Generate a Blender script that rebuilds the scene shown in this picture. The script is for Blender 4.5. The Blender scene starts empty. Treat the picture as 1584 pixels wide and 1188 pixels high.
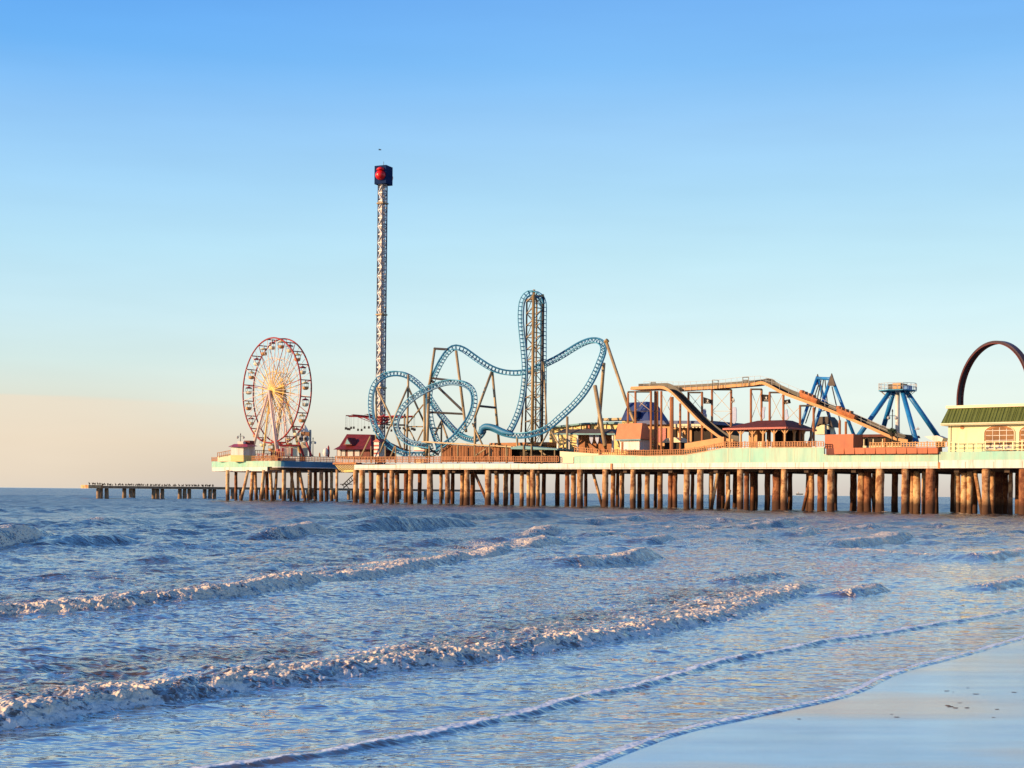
import bpy, math, random
import numpy as np
from mathutils import Vector, Matrix

random.seed(7)
rng = np.random.default_rng(7)
SC = bpy.context.scene
COL = SC.collection
R = math.radians

# ------------------------------------------------------------------ camera
FPX, U0, VH, CAMH, ROLL = 2200.0, 792.0, 759.9, 3.2, R(0.56)
cam = bpy.data.cameras.new("camera")
camo = bpy.data.objects.new("camera", cam)
COL.objects.link(camo)
SC.camera = camo
cam.sensor_width = 36.0
cam.lens = 36.0 * FPX / 1584.0
cam.shift_y = (VH - 594.0) / 1584.0
cam.clip_start, cam.clip_end = 0.1, 60000
camo.matrix_world = Matrix.Translation((0, 0, CAMH)) @ Matrix.Rotation(R(90), 4, 'X') @ Matrix.Rotation(ROLL, 4, 'Z')

# ------------------------------------------------------------------ sky and sun
SUN_AZ, SUN_EL = R(109), R(13.5)      # azimuth counted from behind the camera's look (+Y) to the left
sun_dir = Vector((-math.sin(SUN_AZ) * math.cos(SUN_EL), math.cos(SUN_AZ) * math.cos(SUN_EL), math.sin(SUN_EL)))
SC.view_settings.view_transform = 'Standard'
SC.view_settings.look = 'None'
SC.view_settings.gamma = 1
SC.cycles.use_denoising = True
SC.cycles.sample_clamp_direct = 5.0
SC.cycles.sample_clamp_indirect = 3.0
SC.view_settings.exposure = 0.4
world = bpy.data.worlds.new("World")
SC.world = world
world.use_nodes = True


def lin(c):
    return tuple(((x / 255) / 12.92 if x / 255 <= .04045 else ((x / 255 + .055) / 1.055) ** 2.4) for x in c) + (1.0,)


def build_world():
    nt = world.node_tree
    N, L = nt.nodes, nt.links
    bg = N['Background']
    bg.inputs[1].default_value = 0.1
    sky = N.new('ShaderNodeTexSky')
    sky.sky_type = 'NISHITA'
    sky.sun_disc = False
    sky.sun_elevation = SUN_EL
    sky.sun_rotation = -SUN_AZ
    tc = N.new('ShaderNodeTexCoord')
    sp = N.new('ShaderNodeSeparateXYZ')
    L.new(tc.outputs['Generated'], sp.inputs[0])
    # clear-air gradient over elevation, a little paler towards the right, warmer to the left
    def ramp(stops):
        r = N.new('ShaderNodeValToRGB')
        el = r.color_ramp.elements
        while len(el) > 1:
            el.remove(el[-1])
        for i, (v, c) in enumerate(stops):
            pos = max(0.0, min(1.0, ((VH - v) / math.hypot(FPX, VH - v)) / 1.0))
            e = el[0] if i == 0 else el.new(pos)
            e.position = pos
            e.color = lin(c)
        return r
    sc_ = N.new('ShaderNodeMath'); sc_.operation = 'DIVIDE'; sc_.inputs[1].default_value = 1.0
    L.new(sp.outputs['Z'], sc_.inputs[0])
    top = [(-6000, (58, 84, 128)), (-1900, (70, 108, 172)), (-900, (78, 134, 212)), (-400, (86, 154, 236))]
    ra = ramp([(758, (197, 187, 182)), (740, (211, 194, 176)), (690, (226, 205, 178)), (620, (222, 227, 214)),
               (570, (211, 232, 229)), (500, (202, 233, 242)), (400, (184, 227, 247)), (300, (164, 214, 249)),
               (200, (143, 199, 249)), (100, (108, 180, 247)), (0, (94, 167, 244))] + top[::-1])
    rb = ramp([(758, (213, 203, 194)), (740, (219, 212, 202)), (690, (232, 236, 224)), (620, (233, 246, 238)),
               (570, (229, 246, 243)), (500, (214, 242, 247)), (400, (194, 233, 247)), (300, (173, 220, 248)),
               (200, (155, 206, 248)), (100, (128, 191, 248)), (0, (116, 180, 246))] + top[::-1])
    L.new(sc_.outputs[0], ra.inputs[0]); L.new(sc_.outputs[0], rb.inputs[0])
    mr = N.new('ShaderNodeMapRange')
    mr.interpolation_type = 'SMOOTHSTEP'
    mr.inputs['From Min'].default_value = -0.38
    mr.inputs['From Max'].default_value = 0.12
    L.new(sp.outputs['X'], mr.inputs['Value'])
    mx = N.new('ShaderNodeMix'); mx.data_type = 'RGBA'
    L.new(mr.outputs[0], mx.inputs['Factor']); L.new(ra.outputs[0], mx.inputs[6]); L.new(rb.outputs[0], mx.inputs[7])
    # thin haze bank low on the left, with a soft upper edge
    mp = N.new('ShaderNodeMapping'); mp.inputs['Scale'].default_value = (3, 3, 60)
    L.new(tc.outputs['Generated'], mp.inputs[0])
    nz = N.new('ShaderNodeTexNoise'); nz.inputs['Scale'].default_value = 1.6; nz.inputs['Detail'].default_value = 4
    L.new(mp.outputs[0], nz.inputs['Vector'])
    nm = N.new('ShaderNodeMath'); nm.operation = 'MULTIPLY_ADD'; nm.inputs[1].default_value = 0.013; 
    L.new(nz.outputs[0], nm.inputs[0]); L.new(sp.outputs['Z'], nm.inputs[2])
    tilt = N.new('ShaderNodeMath'); tilt.operation = 'MULTIPLY_ADD'; tilt.inputs[1].default_value = 0.035
    L.new(sp.outputs['X'], tilt.inputs[0]); L.new(nm.outputs[0], tilt.inputs[2])
    ed = N.new('ShaderNodeMapRange'); ed.interpolation_type = 'SMOOTHSTEP'
    ed.inputs['From Min'].default_value = 0.0535; ed.inputs['From Max'].default_value = 0.0575
    ed.inputs['To Min'].default_value = 1; ed.inputs['To Max'].default_value = 0
    L.new(tilt.outputs[0], ed.inputs['Value'])
    az = N.new('ShaderNodeMapRange'); az.interpolation_type = 'SMOOTHSTEP'
    az.inputs['From Min'].default_value = -0.32; az.inputs['From Max'].default_value = -0.14
    az.inputs['To Min'].default_value = 0.75; az.inputs['To Max'].default_value = 0
    L.new(sp.outputs['X'], az.inputs['Value'])
    mm = N.new('ShaderNodeMath'); mm.operation = 'MULTIPLY'
    L.new(ed.outputs[0], mm.inputs[0]); L.new(az.outputs[0], mm.inputs[1])
    mc = N.new('ShaderNodeMix'); mc.data_type = 'RGBA'
    mc.inputs[7].default_value = lin((240, 224, 202))
    L.new(mm.outputs[0], mc.inputs['Factor']); L.new(mx.outputs[2], mc.inputs[6])
    # graded sky = gradient (x8.2) + a share of the physical sky
    g = N.new('ShaderNodeVectorMath'); g.operation = 'SCALE'; g.inputs['Scale'].default_value = 7.3
    dm = N.new('ShaderNodeMapRange'); dm.interpolation_type = 'SMOOTHSTEP'
    dm.inputs['From Min'].default_value = -.5; dm.inputs['From Max'].default_value = .85
    dm.inputs['To Min'].default_value = .8; dm.inputs['To Max'].default_value = 1
    L.new(sp.outputs['Y'], dm.inputs['Value'])
    # faint high cirrus: a few per cent brighter in long streaks
    mpc = N.new('ShaderNodeMapping'); mpc.inputs['Scale'].default_value = (2.2, 2.2, 16); mpc.inputs['Rotation'].default_value = (0, .12, 0)
    L.new(tc.outputs['Generated'], mpc.inputs[0])
    nc = N.new('ShaderNodeTexNoise'); nc.inputs['Scale'].default_value = 2.4; nc.inputs['Detail'].default_value = 6
    L.new(mpc.outputs[0], nc.inputs['Vector'])
    rc = N.new('ShaderNodeMapRange'); rc.inputs['From Min'].default_value = .35; rc.inputs['From Max'].default_value = .75
    rc.inputs['To Min'].default_value = .985; rc.inputs['To Max'].default_value = 1.035
    L.new(nc.outputs[0], rc.inputs['Value'])
    dmm = N.new('ShaderNodeMath'); dmm.operation = 'MULTIPLY'
    L.new(dm.outputs[0], dmm.inputs[0]); L.new(rc.outputs[0], dmm.inputs[1])
    dv = N.new('ShaderNodeVectorMath'); dv.operation = 'SCALE'
    L.new(mc.outputs[2], dv.inputs[0]); L.new(dmm.outputs[0], dv.inputs['Scale'])
    L.new(dv.outputs[0], g.inputs[0])
    s2 = N.new('ShaderNodeVectorMath'); s2.operation = 'SCALE'; s2.inputs['Scale'].default_value = 0.07
    L.new(sky.outputs[0], s2.inputs[0])
    ad = N.new('ShaderNodeVectorMath'); ad.operation = 'ADD'
    L.new(g.outputs[0], ad.inputs[0]); L.new(s2.outputs[0], ad.inputs[1])
    L.new(ad.outputs[0], bg.inputs[0])


build_world()
sl = bpy.data.lights.new("sun", 'SUN')
sl.energy = 5.0
sl.angle = R(0.5)
sl.color = (1.0, 0.66, 0.35)
slo = bpy.data.objects.new("sun", sl)
COL.objects.link(slo)
slo.rotation_euler = sun_dir.to_track_quat('Z', 'Y').to_euler()
slo.location = (-60, 100, 120)

# ------------------------------------------------------------------ picture -> place
CR, SR = math.cos(ROLL), math.sin(ROLL)


def unroll(u, v):
    dx, dy = u - U0, VH - v
    return dx * CR - dy * SR, dx * SR + dy * CR


def P(u, v, D):                       # point of the place seen at photo pixel (u, v), D metres ahead
    x, y = unroll(u, v)
    return Vector((x * D / FPX, D, CAMH + y * D / FPX))


def G(u, v, z=0.0):                   # point on the horizontal plane z
    x, y = unroll(u, v)
    D = (CAMH - z) * FPX / (-y)
    return Vector((x * D / FPX, D, z))


_a, _b = P(600, 720, 344), P(1580, 720, 250)
P0 = Vector((_a.x, _a.y))
EV = Vector((_b.x - _a.x, _b.y - _a.y)).normalized()     # along the pier, towards the shore
BV = Vector((-EV.y, EV.x))                                # away from the camera side of the pier
if BV.y < 0:
    BV = -BV
E3, B3 = Vector((EV.x, EV.y, 0)), Vector((BV.x, BV.y, 0))
PROT = math.atan2(EV.y, EV.x)


def depth(u, v, d):
    x, y = unroll(u, v)
    q = P0 + BV * d
    return (q.x * EV.y - q.y * EV.x) / (x / FPX * EV.y - EV.x)


def W(u, v, d):
    return P(u, v, depth(u, v, d))


def TZ(u, v, d):                      # pier-frame coordinate along the pier, and height
    w = W(u, v, d)
    return (Vector((w.x, w.y)) - P0).dot(EV), w.z


def F(t, d, z):                       # pier frame -> world
    q = P0 + EV * t + BV * d
    return Vector((q.x, q.y, z))


# ------------------------------------------------------------------ mesh helpers
class MB:
    def __init__(self):
        self.v, self.f = [], []

    def add(self, vs, fs):
        o = len(self.v)
        self.v += [tuple(p) for p in vs]
        self.f += [tuple(i + o for i in f) for f in fs]
        return self

    def hexa(self, a):                # 8 points: bottom 4 then top 4
        return self.add(a, [(3, 2, 1, 0), (4, 5, 6, 7), (0, 1, 5, 4), (1, 2, 6, 5), (2, 3, 7, 6), (3, 0, 4, 7)])

    def fbox(self, t0, t1, d0, d1, z0, z1):
        return self.hexa([F(t0, d0, z0), F(t1, d0, z0), F(t1, d1, z0), F(t0, d1, z0),
                          F(t0, d0, z1), F(t1, d0, z1), F(t1, d1, z1), F(t0, d1, z1)])

    def pbox(self, u0, u1, v0, v1, d0, d1):   # front face seen at these pixels, going back from d0 to d1
        um = (u0 + u1) / 2
        return self.fbox(TZ(u0, v0, d0)[0], TZ(u1, v0, d0)[0], d0, d1, TZ(um, v1, d0)[1], TZ(um, v0, d0)[1])

    def prism(self, pts, off):        # closed polygon of world points pushed along off
        n = len(pts)
        vs = [Vector(p) for p in pts] + [Vector(p) + off for p in pts]
        fs = [tuple(range(n)), tuple(range(2 * n - 1, n - 1, -1))]
        for i in range(n):
            j = (i + 1) % n
            fs.append((i, i + n, j + n, j))
        return self.add(vs, fs)

    def pprism(self, pix, d0, d1):
        return self.prism([W(u, v, d0) for u, v in pix], B3 * (d1 - d0))

    def tube(self, pts, r, n=6, caps=True, closed=False):
        pts = [Vector(p) for p in pts]
        m = len(pts)
        rs = r if isinstance(r, (list, tuple)) else [r] * m
        vs, fs = [], []
        prev = None
        for i, p in enumerate(pts):
            if closed:
                t = (pts[(i + 1) % m] - pts[i - 1])
            else:
                t = pts[min(i + 1, m - 1)] - pts[max(i - 1, 0)]
            if t.length < 1e-9:
                t = Vector((0, 0, 1))
            t.normalize()
            if prev is None:
                ref = Vector((0, 0, 1)) if abs(t.z) < 0.9 else Vector((EV.x, EV.y, 0))
                a = ref - t * ref.dot(t)
            else:
                a = prev - t * prev.dot(t)
            a.normalize()
            prev = a
            b = t.cross(a)
            for k in range(n):
                an = 2 * math.pi * (k + .5) / n
                vs.append(p + (a * math.cos(an) + b * math.sin(an)) * rs[i])
        for i in range(m if closed else m - 1):
            j = (i + 1) % m
            for k in range(n):
                l = (k + 1) % n
                fs.append((i * n + k, i * n + l, j * n + l, j * n + k))
        if caps and not closed:
            fs.append(tuple(range(n - 1, -1, -1)))
            fs.append(tuple(range((m - 1) * n, m * n)))
        return self.add(vs, fs)

    def bar(self, a, b, r, n=5):
        return self.tube([a, b], r, n)

    def rev(self, c, prof, n=16):     # lathe about the vertical through c; prof = (radius, height)
        vs, fs = [], []
        for rr, z in prof:
            for k in range(n):
                an = 2 * math.pi * k / n
                vs.append((c[0] + rr * math.cos(an), c[1] + rr * math.sin(an), c[2] + z))
        for i in range(len(prof) - 1):
            for k in range(n):
                l = (k + 1) % n
                fs.append((i * n + k, i * n + l, (i + 1) * n + l, (i + 1) * n + k))
        fs.append(tuple(range(n - 1, -1, -1)))
        fs.append(tuple(range((len(prof) - 1) * n, len(prof) * n)))
        return self.add(vs, fs)

    def build(self, name, mat, parent=None, smooth=False, origin=None):
        me = bpy.data.meshes.new(name)
        if parent is not None:
            o = world_loc(parent)
        else:
            o = Vector(origin) if origin is not None else Vector((0, 0, 0))
        me.from_pydata([(x - o.x, y - o.y, z - o.z) for x, y, z in self.v], [], self.f)
        me.validate()
        bm_fix(me)
        me.materials.append(mat)
        if smooth:
            me.polygons.foreach_set("use_smooth", [True] * len(me.polygons))
        ob = bpy.data.objects.new(name, me)
        COL.objects.link(ob)
        if parent is not None:
            ob.parent = parent
        else:
            ob.location = o
        return ob


def bm_fix(me):
    import bmesh
    b = bmesh.new()
    b.from_mesh(me)
    bmesh.ops.recalc_face_normals(b, faces=b.faces)
    b.to_mesh(me)
    b.free()


def world_loc(o):
    v = Vector(o.location)
    while o.parent is not None:
        o = o.parent
        v += Vector(o.location)
    return v


def tag(o, label=None, cat=None, group=None, kind=None):
    if label: o['label'] = label
    if cat: o['category'] = cat
    if group: o['group'] = group
    if kind: o['kind'] = kind
    return o


def thing(name, loc, label, cat, group=None):
    o = bpy.data.objects.new(name, None)
    COL.objects.link(o)
    o.location = loc
    o.empty_display_size = 0.5
    return tag(o, label, cat, group)


def copy_tree(o, parent=None):
    c = o.copy()
    COL.objects.link(c)
    if parent is not None:
        c.parent = parent
    for ch in list(o.children):
        copy_tree(ch, c)
    return c


# ------------------------------------------------------------------ materials
def mat(name, col, rough=0.6, metal=0.0, var=0.25, scale=0.6, col2=None, bump=0.0, stretch=(1, 1, 1), spec=0.4, detail=5):
    m = bpy.data.materials.new(name)
    m.use_nodes = True
    nt = m.node_tree
    N, L = nt.nodes, nt.links
    b = N['Principled BSDF']
    b.inputs['Roughness'].default_value = rough
    b.inputs['Metallic'].default_value = metal
    b.inputs['Specular IOR Level'].default_value = spec
    ge = N.new('ShaderNodeNewGeometry')
    mp = N.new('ShaderNodeMapping'); mp.inputs['Scale'].default_value = stretch
    L.new(ge.outputs['Position'], mp.inputs[0])
    nz = N.new('ShaderNodeTexNoise'); nz.inputs['Scale'].default_value = scale; nz.inputs['Detail'].default_value = detail
    nz.inputs['Roughness'].default_value = 0.65
    L.new(mp.outputs[0], nz.inputs['Vector'])
    rp = N.new('ShaderNodeValToRGB')
    rp.color_ramp.elements[0].position = 0.32
    rp.color_ramp.elements[1].position = 0.68
    c2 = col2 or tuple(c * (1 - var) for c in col)
    rp.color_ramp.elements[0].color = tuple(c2) + (1,)
    rp.color_ramp.elements[1].color = tuple(min(1, c * (1 + var * .35)) for c in col) + (1,)
    L.new(nz.outputs[0], rp.inputs[0])
    L.new(rp.outputs[0], b.inputs['Base Color'])
    if bump:
        bp = N.new('ShaderNodeBump'); bp.inputs['Strength'].default_value = bump; bp.inputs['Distance'].default_value = 0.1
        L.new(nz.outputs[0], bp.inputs['Height']); L.new(bp.outputs[0], b.inputs['Normal'])
    return m


def pile_material(name, c_hi, c_lo, rust):
    m = mat(name, c_hi, 0.85, 0, 0.3, 1.3, c_lo, 0.6, (1, 1, .35), 0.2, 7)
    nt = m.node_tree
    N, L = nt.nodes, nt.links
    b = N['Principled BSDF']
    base = b.inputs['Base Color'].links[0].from_socket
    ge = N.new('ShaderNodeNewGeometry')
    n2 = N.new('ShaderNodeTexNoise'); n2.inputs['Scale'].default_value = 0.75; n2.inputs['Detail'].default_value = 6
    n2.inputs['Roughness'].default_value = .7
    L.new(ge.outputs['Position'], n2.inputs['Vector'])
    r2 = N.new('ShaderNodeMapRange'); r2.inputs['From Min'].default_value = .47; r2.inputs['From Max'].default_value = .58
    L.new(n2.outputs[0], r2.inputs['Value'])
    m1 = N.new('ShaderNodeMix'); m1.data_type = 'RGBA'; m1.inputs[7].default_value = rust + (1,)
    f1 = N.new('ShaderNodeMath'); f1.operation = 'MULTIPLY'; f1.inputs[1].default_value = 0.8
    L.new(r2.outputs[0], f1.inputs[0])
    L.new(f1.outputs[0], m1.inputs['Factor']); L.new(base, m1.inputs[6])
    # tide mark: weed and barnacles up to about two metres over the water
    sp = N.new('ShaderNodeSeparateXYZ'); L.new(ge.outputs['Position'], sp.inputs[0])
    ad = N.new('ShaderNodeMath'); ad.operation = 'MULTIPLY_ADD'; ad.inputs[1].default_value = 3.4
    L.new(n2.outputs[0], ad.inputs[0]); L.new(sp.outputs['Z'], ad.inputs[2])
    r3 = N.new('ShaderNodeMapRange'); r3.inputs['From Min'].default_value = 3.1; r3.inputs['From Max'].default_value = 4.4
    r3.inputs['To Min'].default_value = 0.95; r3.inputs['To Max'].default_value = 0
    L.new(ad.outputs[0], r3.inputs['Value'])
    m2 = N.new('ShaderNodeMix'); m2.data_type = 'RGBA'; m2.inputs[7].default_value = (.07, .035, .022, 1)
    L.new(r3.outputs[0], m2.inputs['Factor']); L.new(m1.outputs[2], m2.inputs[6])
    L.new(m2.outputs[2], b.inputs['Base Color'])
    return m


M = {}
M['pile'] = pile_material('pile_concrete', (.66, .42, .21), (.34, .17, .075), (.15, .045, .02))
M['pile_old'] = pile_material('pile_rusted', (.42, .19, .09), (.16, .055, .025), (.10, .028, .016))
M['pile_pale'] = pile_material('pile_pale', (.74, .54, .30), (.52, .34, .17), (.34, .13, .05))
M['ruin'] = mat('ruin_concrete', (.36, .25, .16), .9, 0, .5, .8, bump=.4)
M['white'] = mat('white_paint', (.76, .74, .70), .5, 0, .16, .9, bump=.05, stretch=(1, 1, .12))
M['teal'] = mat('teal_paint', (.24, .57, .47), .55, 0, .2, .28, col2=(.44, .62, .48), stretch=(.6, .6, .5), detail=3)
M['rimblue'] = mat('deep_blue_rim', (.05, .22, .40), .5, 0, .2, .3, detail=3)  # deep blue of the rim panel right of the platform's front corner
M['tealdeck'] = mat('teal_deck_paint', (.18, .48, .58), .5, 0, .2, .3, detail=3)
M['cream'] = mat('cream_paint', (.78, .70, .48), .55, 0, .12, .4)
M['beam'] = mat('dark_beam', (.10, .065, .045), .85, 0, .5, .7)
M['wood'] = mat('stained_wood', (.42, .17, .07), .7, 0, .35, 1.2, stretch=(1, 1, .3))
M['wood2'] = mat('rail_wood', (.52, .24, .10), .7, 0, .35, 1.0)
M['orange'] = mat('orange_paint', (.52, .12, .04), .5, 0, .2, .5)
M['tan'] = mat('tan_board', (.62, .33, .13), .6, 0, .2, .5)
M['steel_tan'] = mat('tan_steel', (.42, .31, .17), .5, .1, .3, .5)
M['steel_dark'] = mat('dark_steel', (.06, .055, .05), .5, .2, .3, .6)
M['gold'] = mat('gold_steel', (.36, .24, .10), .5, .1, .3, .6)
M['track'] = mat('blue_track', (.03, .20, .40), .5, .0, .3, .5)
M['track2'] = mat('light_blue_rail', (.08, .40, .62), .45, .0, .25, .5)
M['blue'] = mat('ride_blue', (.02, .22, .58), .4, .0, .3, .4)
M['navy'] = mat('navy_paint', (.012, .03, .10), .85, 0, .3, .5, spec=.05)
M['red'] = mat('red_paint', (.40, .03, .03), .4, 0, .25, .5)
M['redball'] = mat('red_ball', (.72, .012, .012), .3, 0, .12, .5, spec=.5)
M['roofred'] = mat('red_roof', (.17, .016, .016), .6, 0, .3, .8)
M['roofbrown'] = mat('brown_roof', (.15, .035, .028), .7, 0, .35, .9)
M['roofteal'] = mat('teal_roof', (.10, .30, .36), .5, 0, .3, .5)
M['roofslate'] = mat('slate_roof', (.11, .085, .07), .7, 0, .3, .9)
M['roofblue'] = mat('blue_roof', (.02, .055, .22), .5, 0, .3, .5)
M['salmon'] = mat('salmon_roof', (.62, .22, .10), .6, 0, .2, .5)
M['yellow'] = mat('yellow_wall', (.84, .64, .25), .6, 0, .12, .4)
M['palewall'] = mat('pale_yellow_wall', (.84, .80, .48), .6, 0, .08, .35)
M['rim_red'] = mat('dark_red_steel', (.38, .05, .045), .6, 0, .3, .5, spec=.2)
M['panel'] = mat('panel_paint', (.56, .51, .47), .6, 0, .3, .8)
M['weed'] = mat('dark_weed', (.10, .075, .06), .8, 0, .4, 9.0)
M['slate'] = mat('slate_steel', (.09, .11, .17), .6, .0, .3, .5, spec=.2)
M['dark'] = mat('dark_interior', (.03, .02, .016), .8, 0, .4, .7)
M['glass'] = mat('window_glass', (.30, .15, .06), .08, 0, .4, .5, spec=.6)
M['black'] = mat('black_cloth', (.012, .012, .016), .8, 0, .3, .8)
M['paleblue'] = mat('pale_blue_board', (.40, .46, .66), .6, 0, .15, .6)
M['grey'] = mat('grey_paint', (.42, .42, .42), .5, 0, .2, .6)
M['mast'] = mat('mast_cladding', (.66, .66, .68), .45, .1, .18, .5)
M['ring'] = mat('ring_paint', (.085, .05, .055), .4, .1, .25, .5)
M['green_plant'] = mat('planter_leaves', (.05, .09, .05), .8, 0, .5, 3.0)
M['bird'] = mat('bird_feathers', (.06, .045, .035), .8, 0, .4, 6.0)
M['gull'] = mat('gull_feathers', (.55, .55, .55), .8, 0, .3, 6.0)
M['orangelog'] = mat('log_boat', (.50, .17, .06), .7, 0, .4, 1.2)
M['yellow_spoke'] = mat('golden_paint', (.92, .60, .16), .45, 0, .2, .5)
M['white_spoke'] = mat('pink_white_paint', (.80, .62, .56), .45, 0, .25, .5)


def roof_ribs(m, direction, period, strength=0.5):
    nt = m.node_tree
    N, L = nt.nodes, nt.links
    b = N['Principled BSDF']
    ge = N.new('ShaderNodeNewGeometry')
    dt = N.new('ShaderNodeVectorMath'); dt.operation = 'DOT_PRODUCT'; dt.inputs[1].default_value = tuple(direction)
    L.new(ge.outputs['Position'], dt.inputs[0])
    ml = N.new('ShaderNodeMath'); ml.operation = 'MULTIPLY'; ml.inputs[1].default_value = 2 * math.pi / period
    L.new(dt.outputs['Value'], ml.inputs[0])
    sn = N.new('ShaderNodeMath'); sn.operation = 'SINE'; L.new(ml.outputs[0], sn.inputs[0])
    pw = N.new('ShaderNodeMath'); pw.operation = 'POWER'; pw.inputs[1].default_value = 6
    ab = N.new('ShaderNodeMath'); ab.operation = 'ABSOLUTE'; L.new(sn.outputs[0], ab.inputs[0]); L.new(ab.outputs[0], pw.inputs[0])
    bp = N.new('ShaderNodeBump'); bp.inputs['Strength'].default_value = strength; bp.inputs['Distance'].default_value = 0.15
    L.new(pw.outputs[0], bp.inputs['Height']); L.new(bp.outputs[0], b.inputs['Normal'])
    return m


def stain(m, col, amount, scale=1.0, lo=.5, hi=.72):
    nt = m.node_tree
    N, L = nt.nodes, nt.links
    b = N['Principled BSDF']
    src = b.inputs['Base Color'].links[0].from_socket
    ge = N.new('ShaderNodeNewGeometry')
    mp = N.new('ShaderNodeMapping'); mp.inputs['Scale'].default_value = (1.1 * scale, 1.1 * scale, .10 * scale)
    L.new(ge.outputs['Position'], mp.inputs[0])
    nz = N.new('ShaderNodeTexNoise'); nz.inputs['Scale'].default_value = 1.0; nz.inputs['Detail'].default_value = 7; nz.inputs['Roughness'].default_value = .7
    L.new(mp.outputs[0], nz.inputs['Vector'])
    r = N.new('ShaderNodeMapRange'); r.inputs['From Min'].default_value = lo; r.inputs['From Max'].default_value = hi; r.inputs['To Max'].default_value = amount
    L.new(nz.outputs[0], r.inputs['Value'])
    mx = N.new('ShaderNodeMix'); mx.data_type = 'RGBA'; mx.inputs[7].default_value = col + (1,)
    L.new(r.outputs[0], mx.inputs['Factor']); L.new(src, mx.inputs[6])
    L.new(mx.outputs[2], b.inputs['Base Color'])


stain(M['white'], (.34, .22, .13), .65)
stain(M['white'], (.30, .28, .24), .4, 3.0, .55, .7)
stain(M['teal'], (.40, .36, .24), .6, 1.3)
stain(M['teal'], (.16, .42, .38), .6, .6)
stain(M['palewall'], (.55, .42, .20), .4, .8)
stain(M['orange'], (.25, .06, .03), .5)
M['greenroof'] = roof_ribs(mat('green_metal_roof', (.13, .165, .04), .5, .1, .2, .4), E3, 1.2, .8)

#SECTION_WATER
# ------------------------------------------------------------------ noise for the sea
def _hash(ix, iy, seed):
    h = ix * np.uint32(374761393) + iy * np.uint32(668265263) + np.uint32((seed * 974634777) & 0xFFFFFFFF)
    h = (h ^ (h >> np.uint32(13))) * np.uint32(1274126177)
    return ((h ^ (h >> np.uint32(16))) & np.uint32(0xFFFFFF)).astype(np.float32) * np.float32(1 / 0xFFFFFF)


def vnoise(x, y, seed=0):
    x0, y0 = np.floor(x), np.floor(y)
    fx, fy = (x - x0).astype(np.float32), (y - y0).astype(np.float32)
    fx, fy = fx * fx * (3 - 2 * fx), fy * fy * (3 - 2 * fy)
    ix, iy = x0.astype(np.int64).astype(np.uint32), y0.astype(np.int64).astype(np.uint32)
    u1 = np.uint32(1)
    a, b = _hash(ix, iy, seed), _hash(ix + u1, iy, seed)
    c, d = _hash(ix, iy + u1, seed), _hash(ix + u1, iy + u1, seed)
    return (a + (b - a) * fx) * (1 - fy) + (c + (d - c) * fx) * fy - .5


def fbm(x, y, seed=0, o=3):
    r, a = 0, 1.0
    for i in range(o):
        r = r + a * vnoise(x * 2 ** i + 13.7 * i, y * 2 ** i - 7.1 * i, seed + i)
        a *= .5
    return r


def sstep(a, b, x):
    t = np.clip((x - a) / (b - a), 0, 1)
    return t * t * (3 - 2 * t)


# shore frame: q runs along the wave crests (away to the right), p runs towards the beach
CV = Vector((0.575, 0.818)).normalized()
KV = Vector((CV.y, -CV.x))


def qp(pix):
    out = []
    for u, v in pix:
        g = G(u, v)
        out.append((g.x * CV.x + g.y * CV.y, g.x * KV.x + g.y * KV.y))
    out.sort()
    return np.array(out)


def smooth_line(pix, ext0=None, ext1=None):
    a = qp(pix)
    qs = np.linspace(a[0, 0], a[-1, 0], 160)
    ps = np.interp(qs, a[:, 0], a[:, 1])
    k = np.hanning(9); k /= k.sum()
    pp = np.convolve(np.pad(ps, 4, mode='edge'), k, mode='valid')
    return qs, pp


def line_at(line, q):
    qs, ps = line
    r = np.interp(q, qs, ps)
    s0 = (ps[12] - ps[0]) / (qs[12] - qs[0])
    s1 = (ps[-1] - ps[-13]) / (qs[-1] - qs[-13])
    r = np.where(q < qs[0], ps[0] + np.clip(s0, -.3, .3) * (q - qs[0]), r)
    return np.where(q > qs[-1], ps[-1] + np.clip(s1, -.25, .25) * (q - qs[-1]), r)


LA = smooth_line([(880, 1208), (920, 1188), (990, 1160), (1040, 1142), (1090, 1127), (1140, 1117), (1200, 1104), (1270, 1089), (1320, 1077),
                  (1345, 1067), (1365, 1055), (1385, 1045), (1410, 1036), (1450, 1026), (1500, 1014), (1540, 1003), (1584, 990)])
LB = smooth_line([(250, 1205), (353, 1189), (475, 1176), (525, 1169), (571, 1159), (606, 1153), (656, 1143), (707, 1134), (784, 1114), (850, 1100),
                  (930, 1073), (996, 1063), (1047, 1046), (1137, 1020), (1213, 1008), (1289, 992), (1415, 972), (1584, 945)])
LC = smooth_line([(-60, 1134), (0, 1126), (101, 1114), (151, 1100), (252, 1088), (353, 1071), (454, 1057), (505, 1051), (606, 1038), (707, 1028),
                  (800, 1017), (885, 1003), (986, 988), (1067, 972), (1137, 960), (1188, 940), (1208, 930), (1289, 907)])
LD = smooth_line([(-60, 950), (0, 946), (101, 942), (202, 936), (303, 929), (404, 921), (429, 913), (480, 902), (556, 889), (631, 879), (707, 866),
                  (800, 846), (850, 837), (910, 830)])

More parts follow.
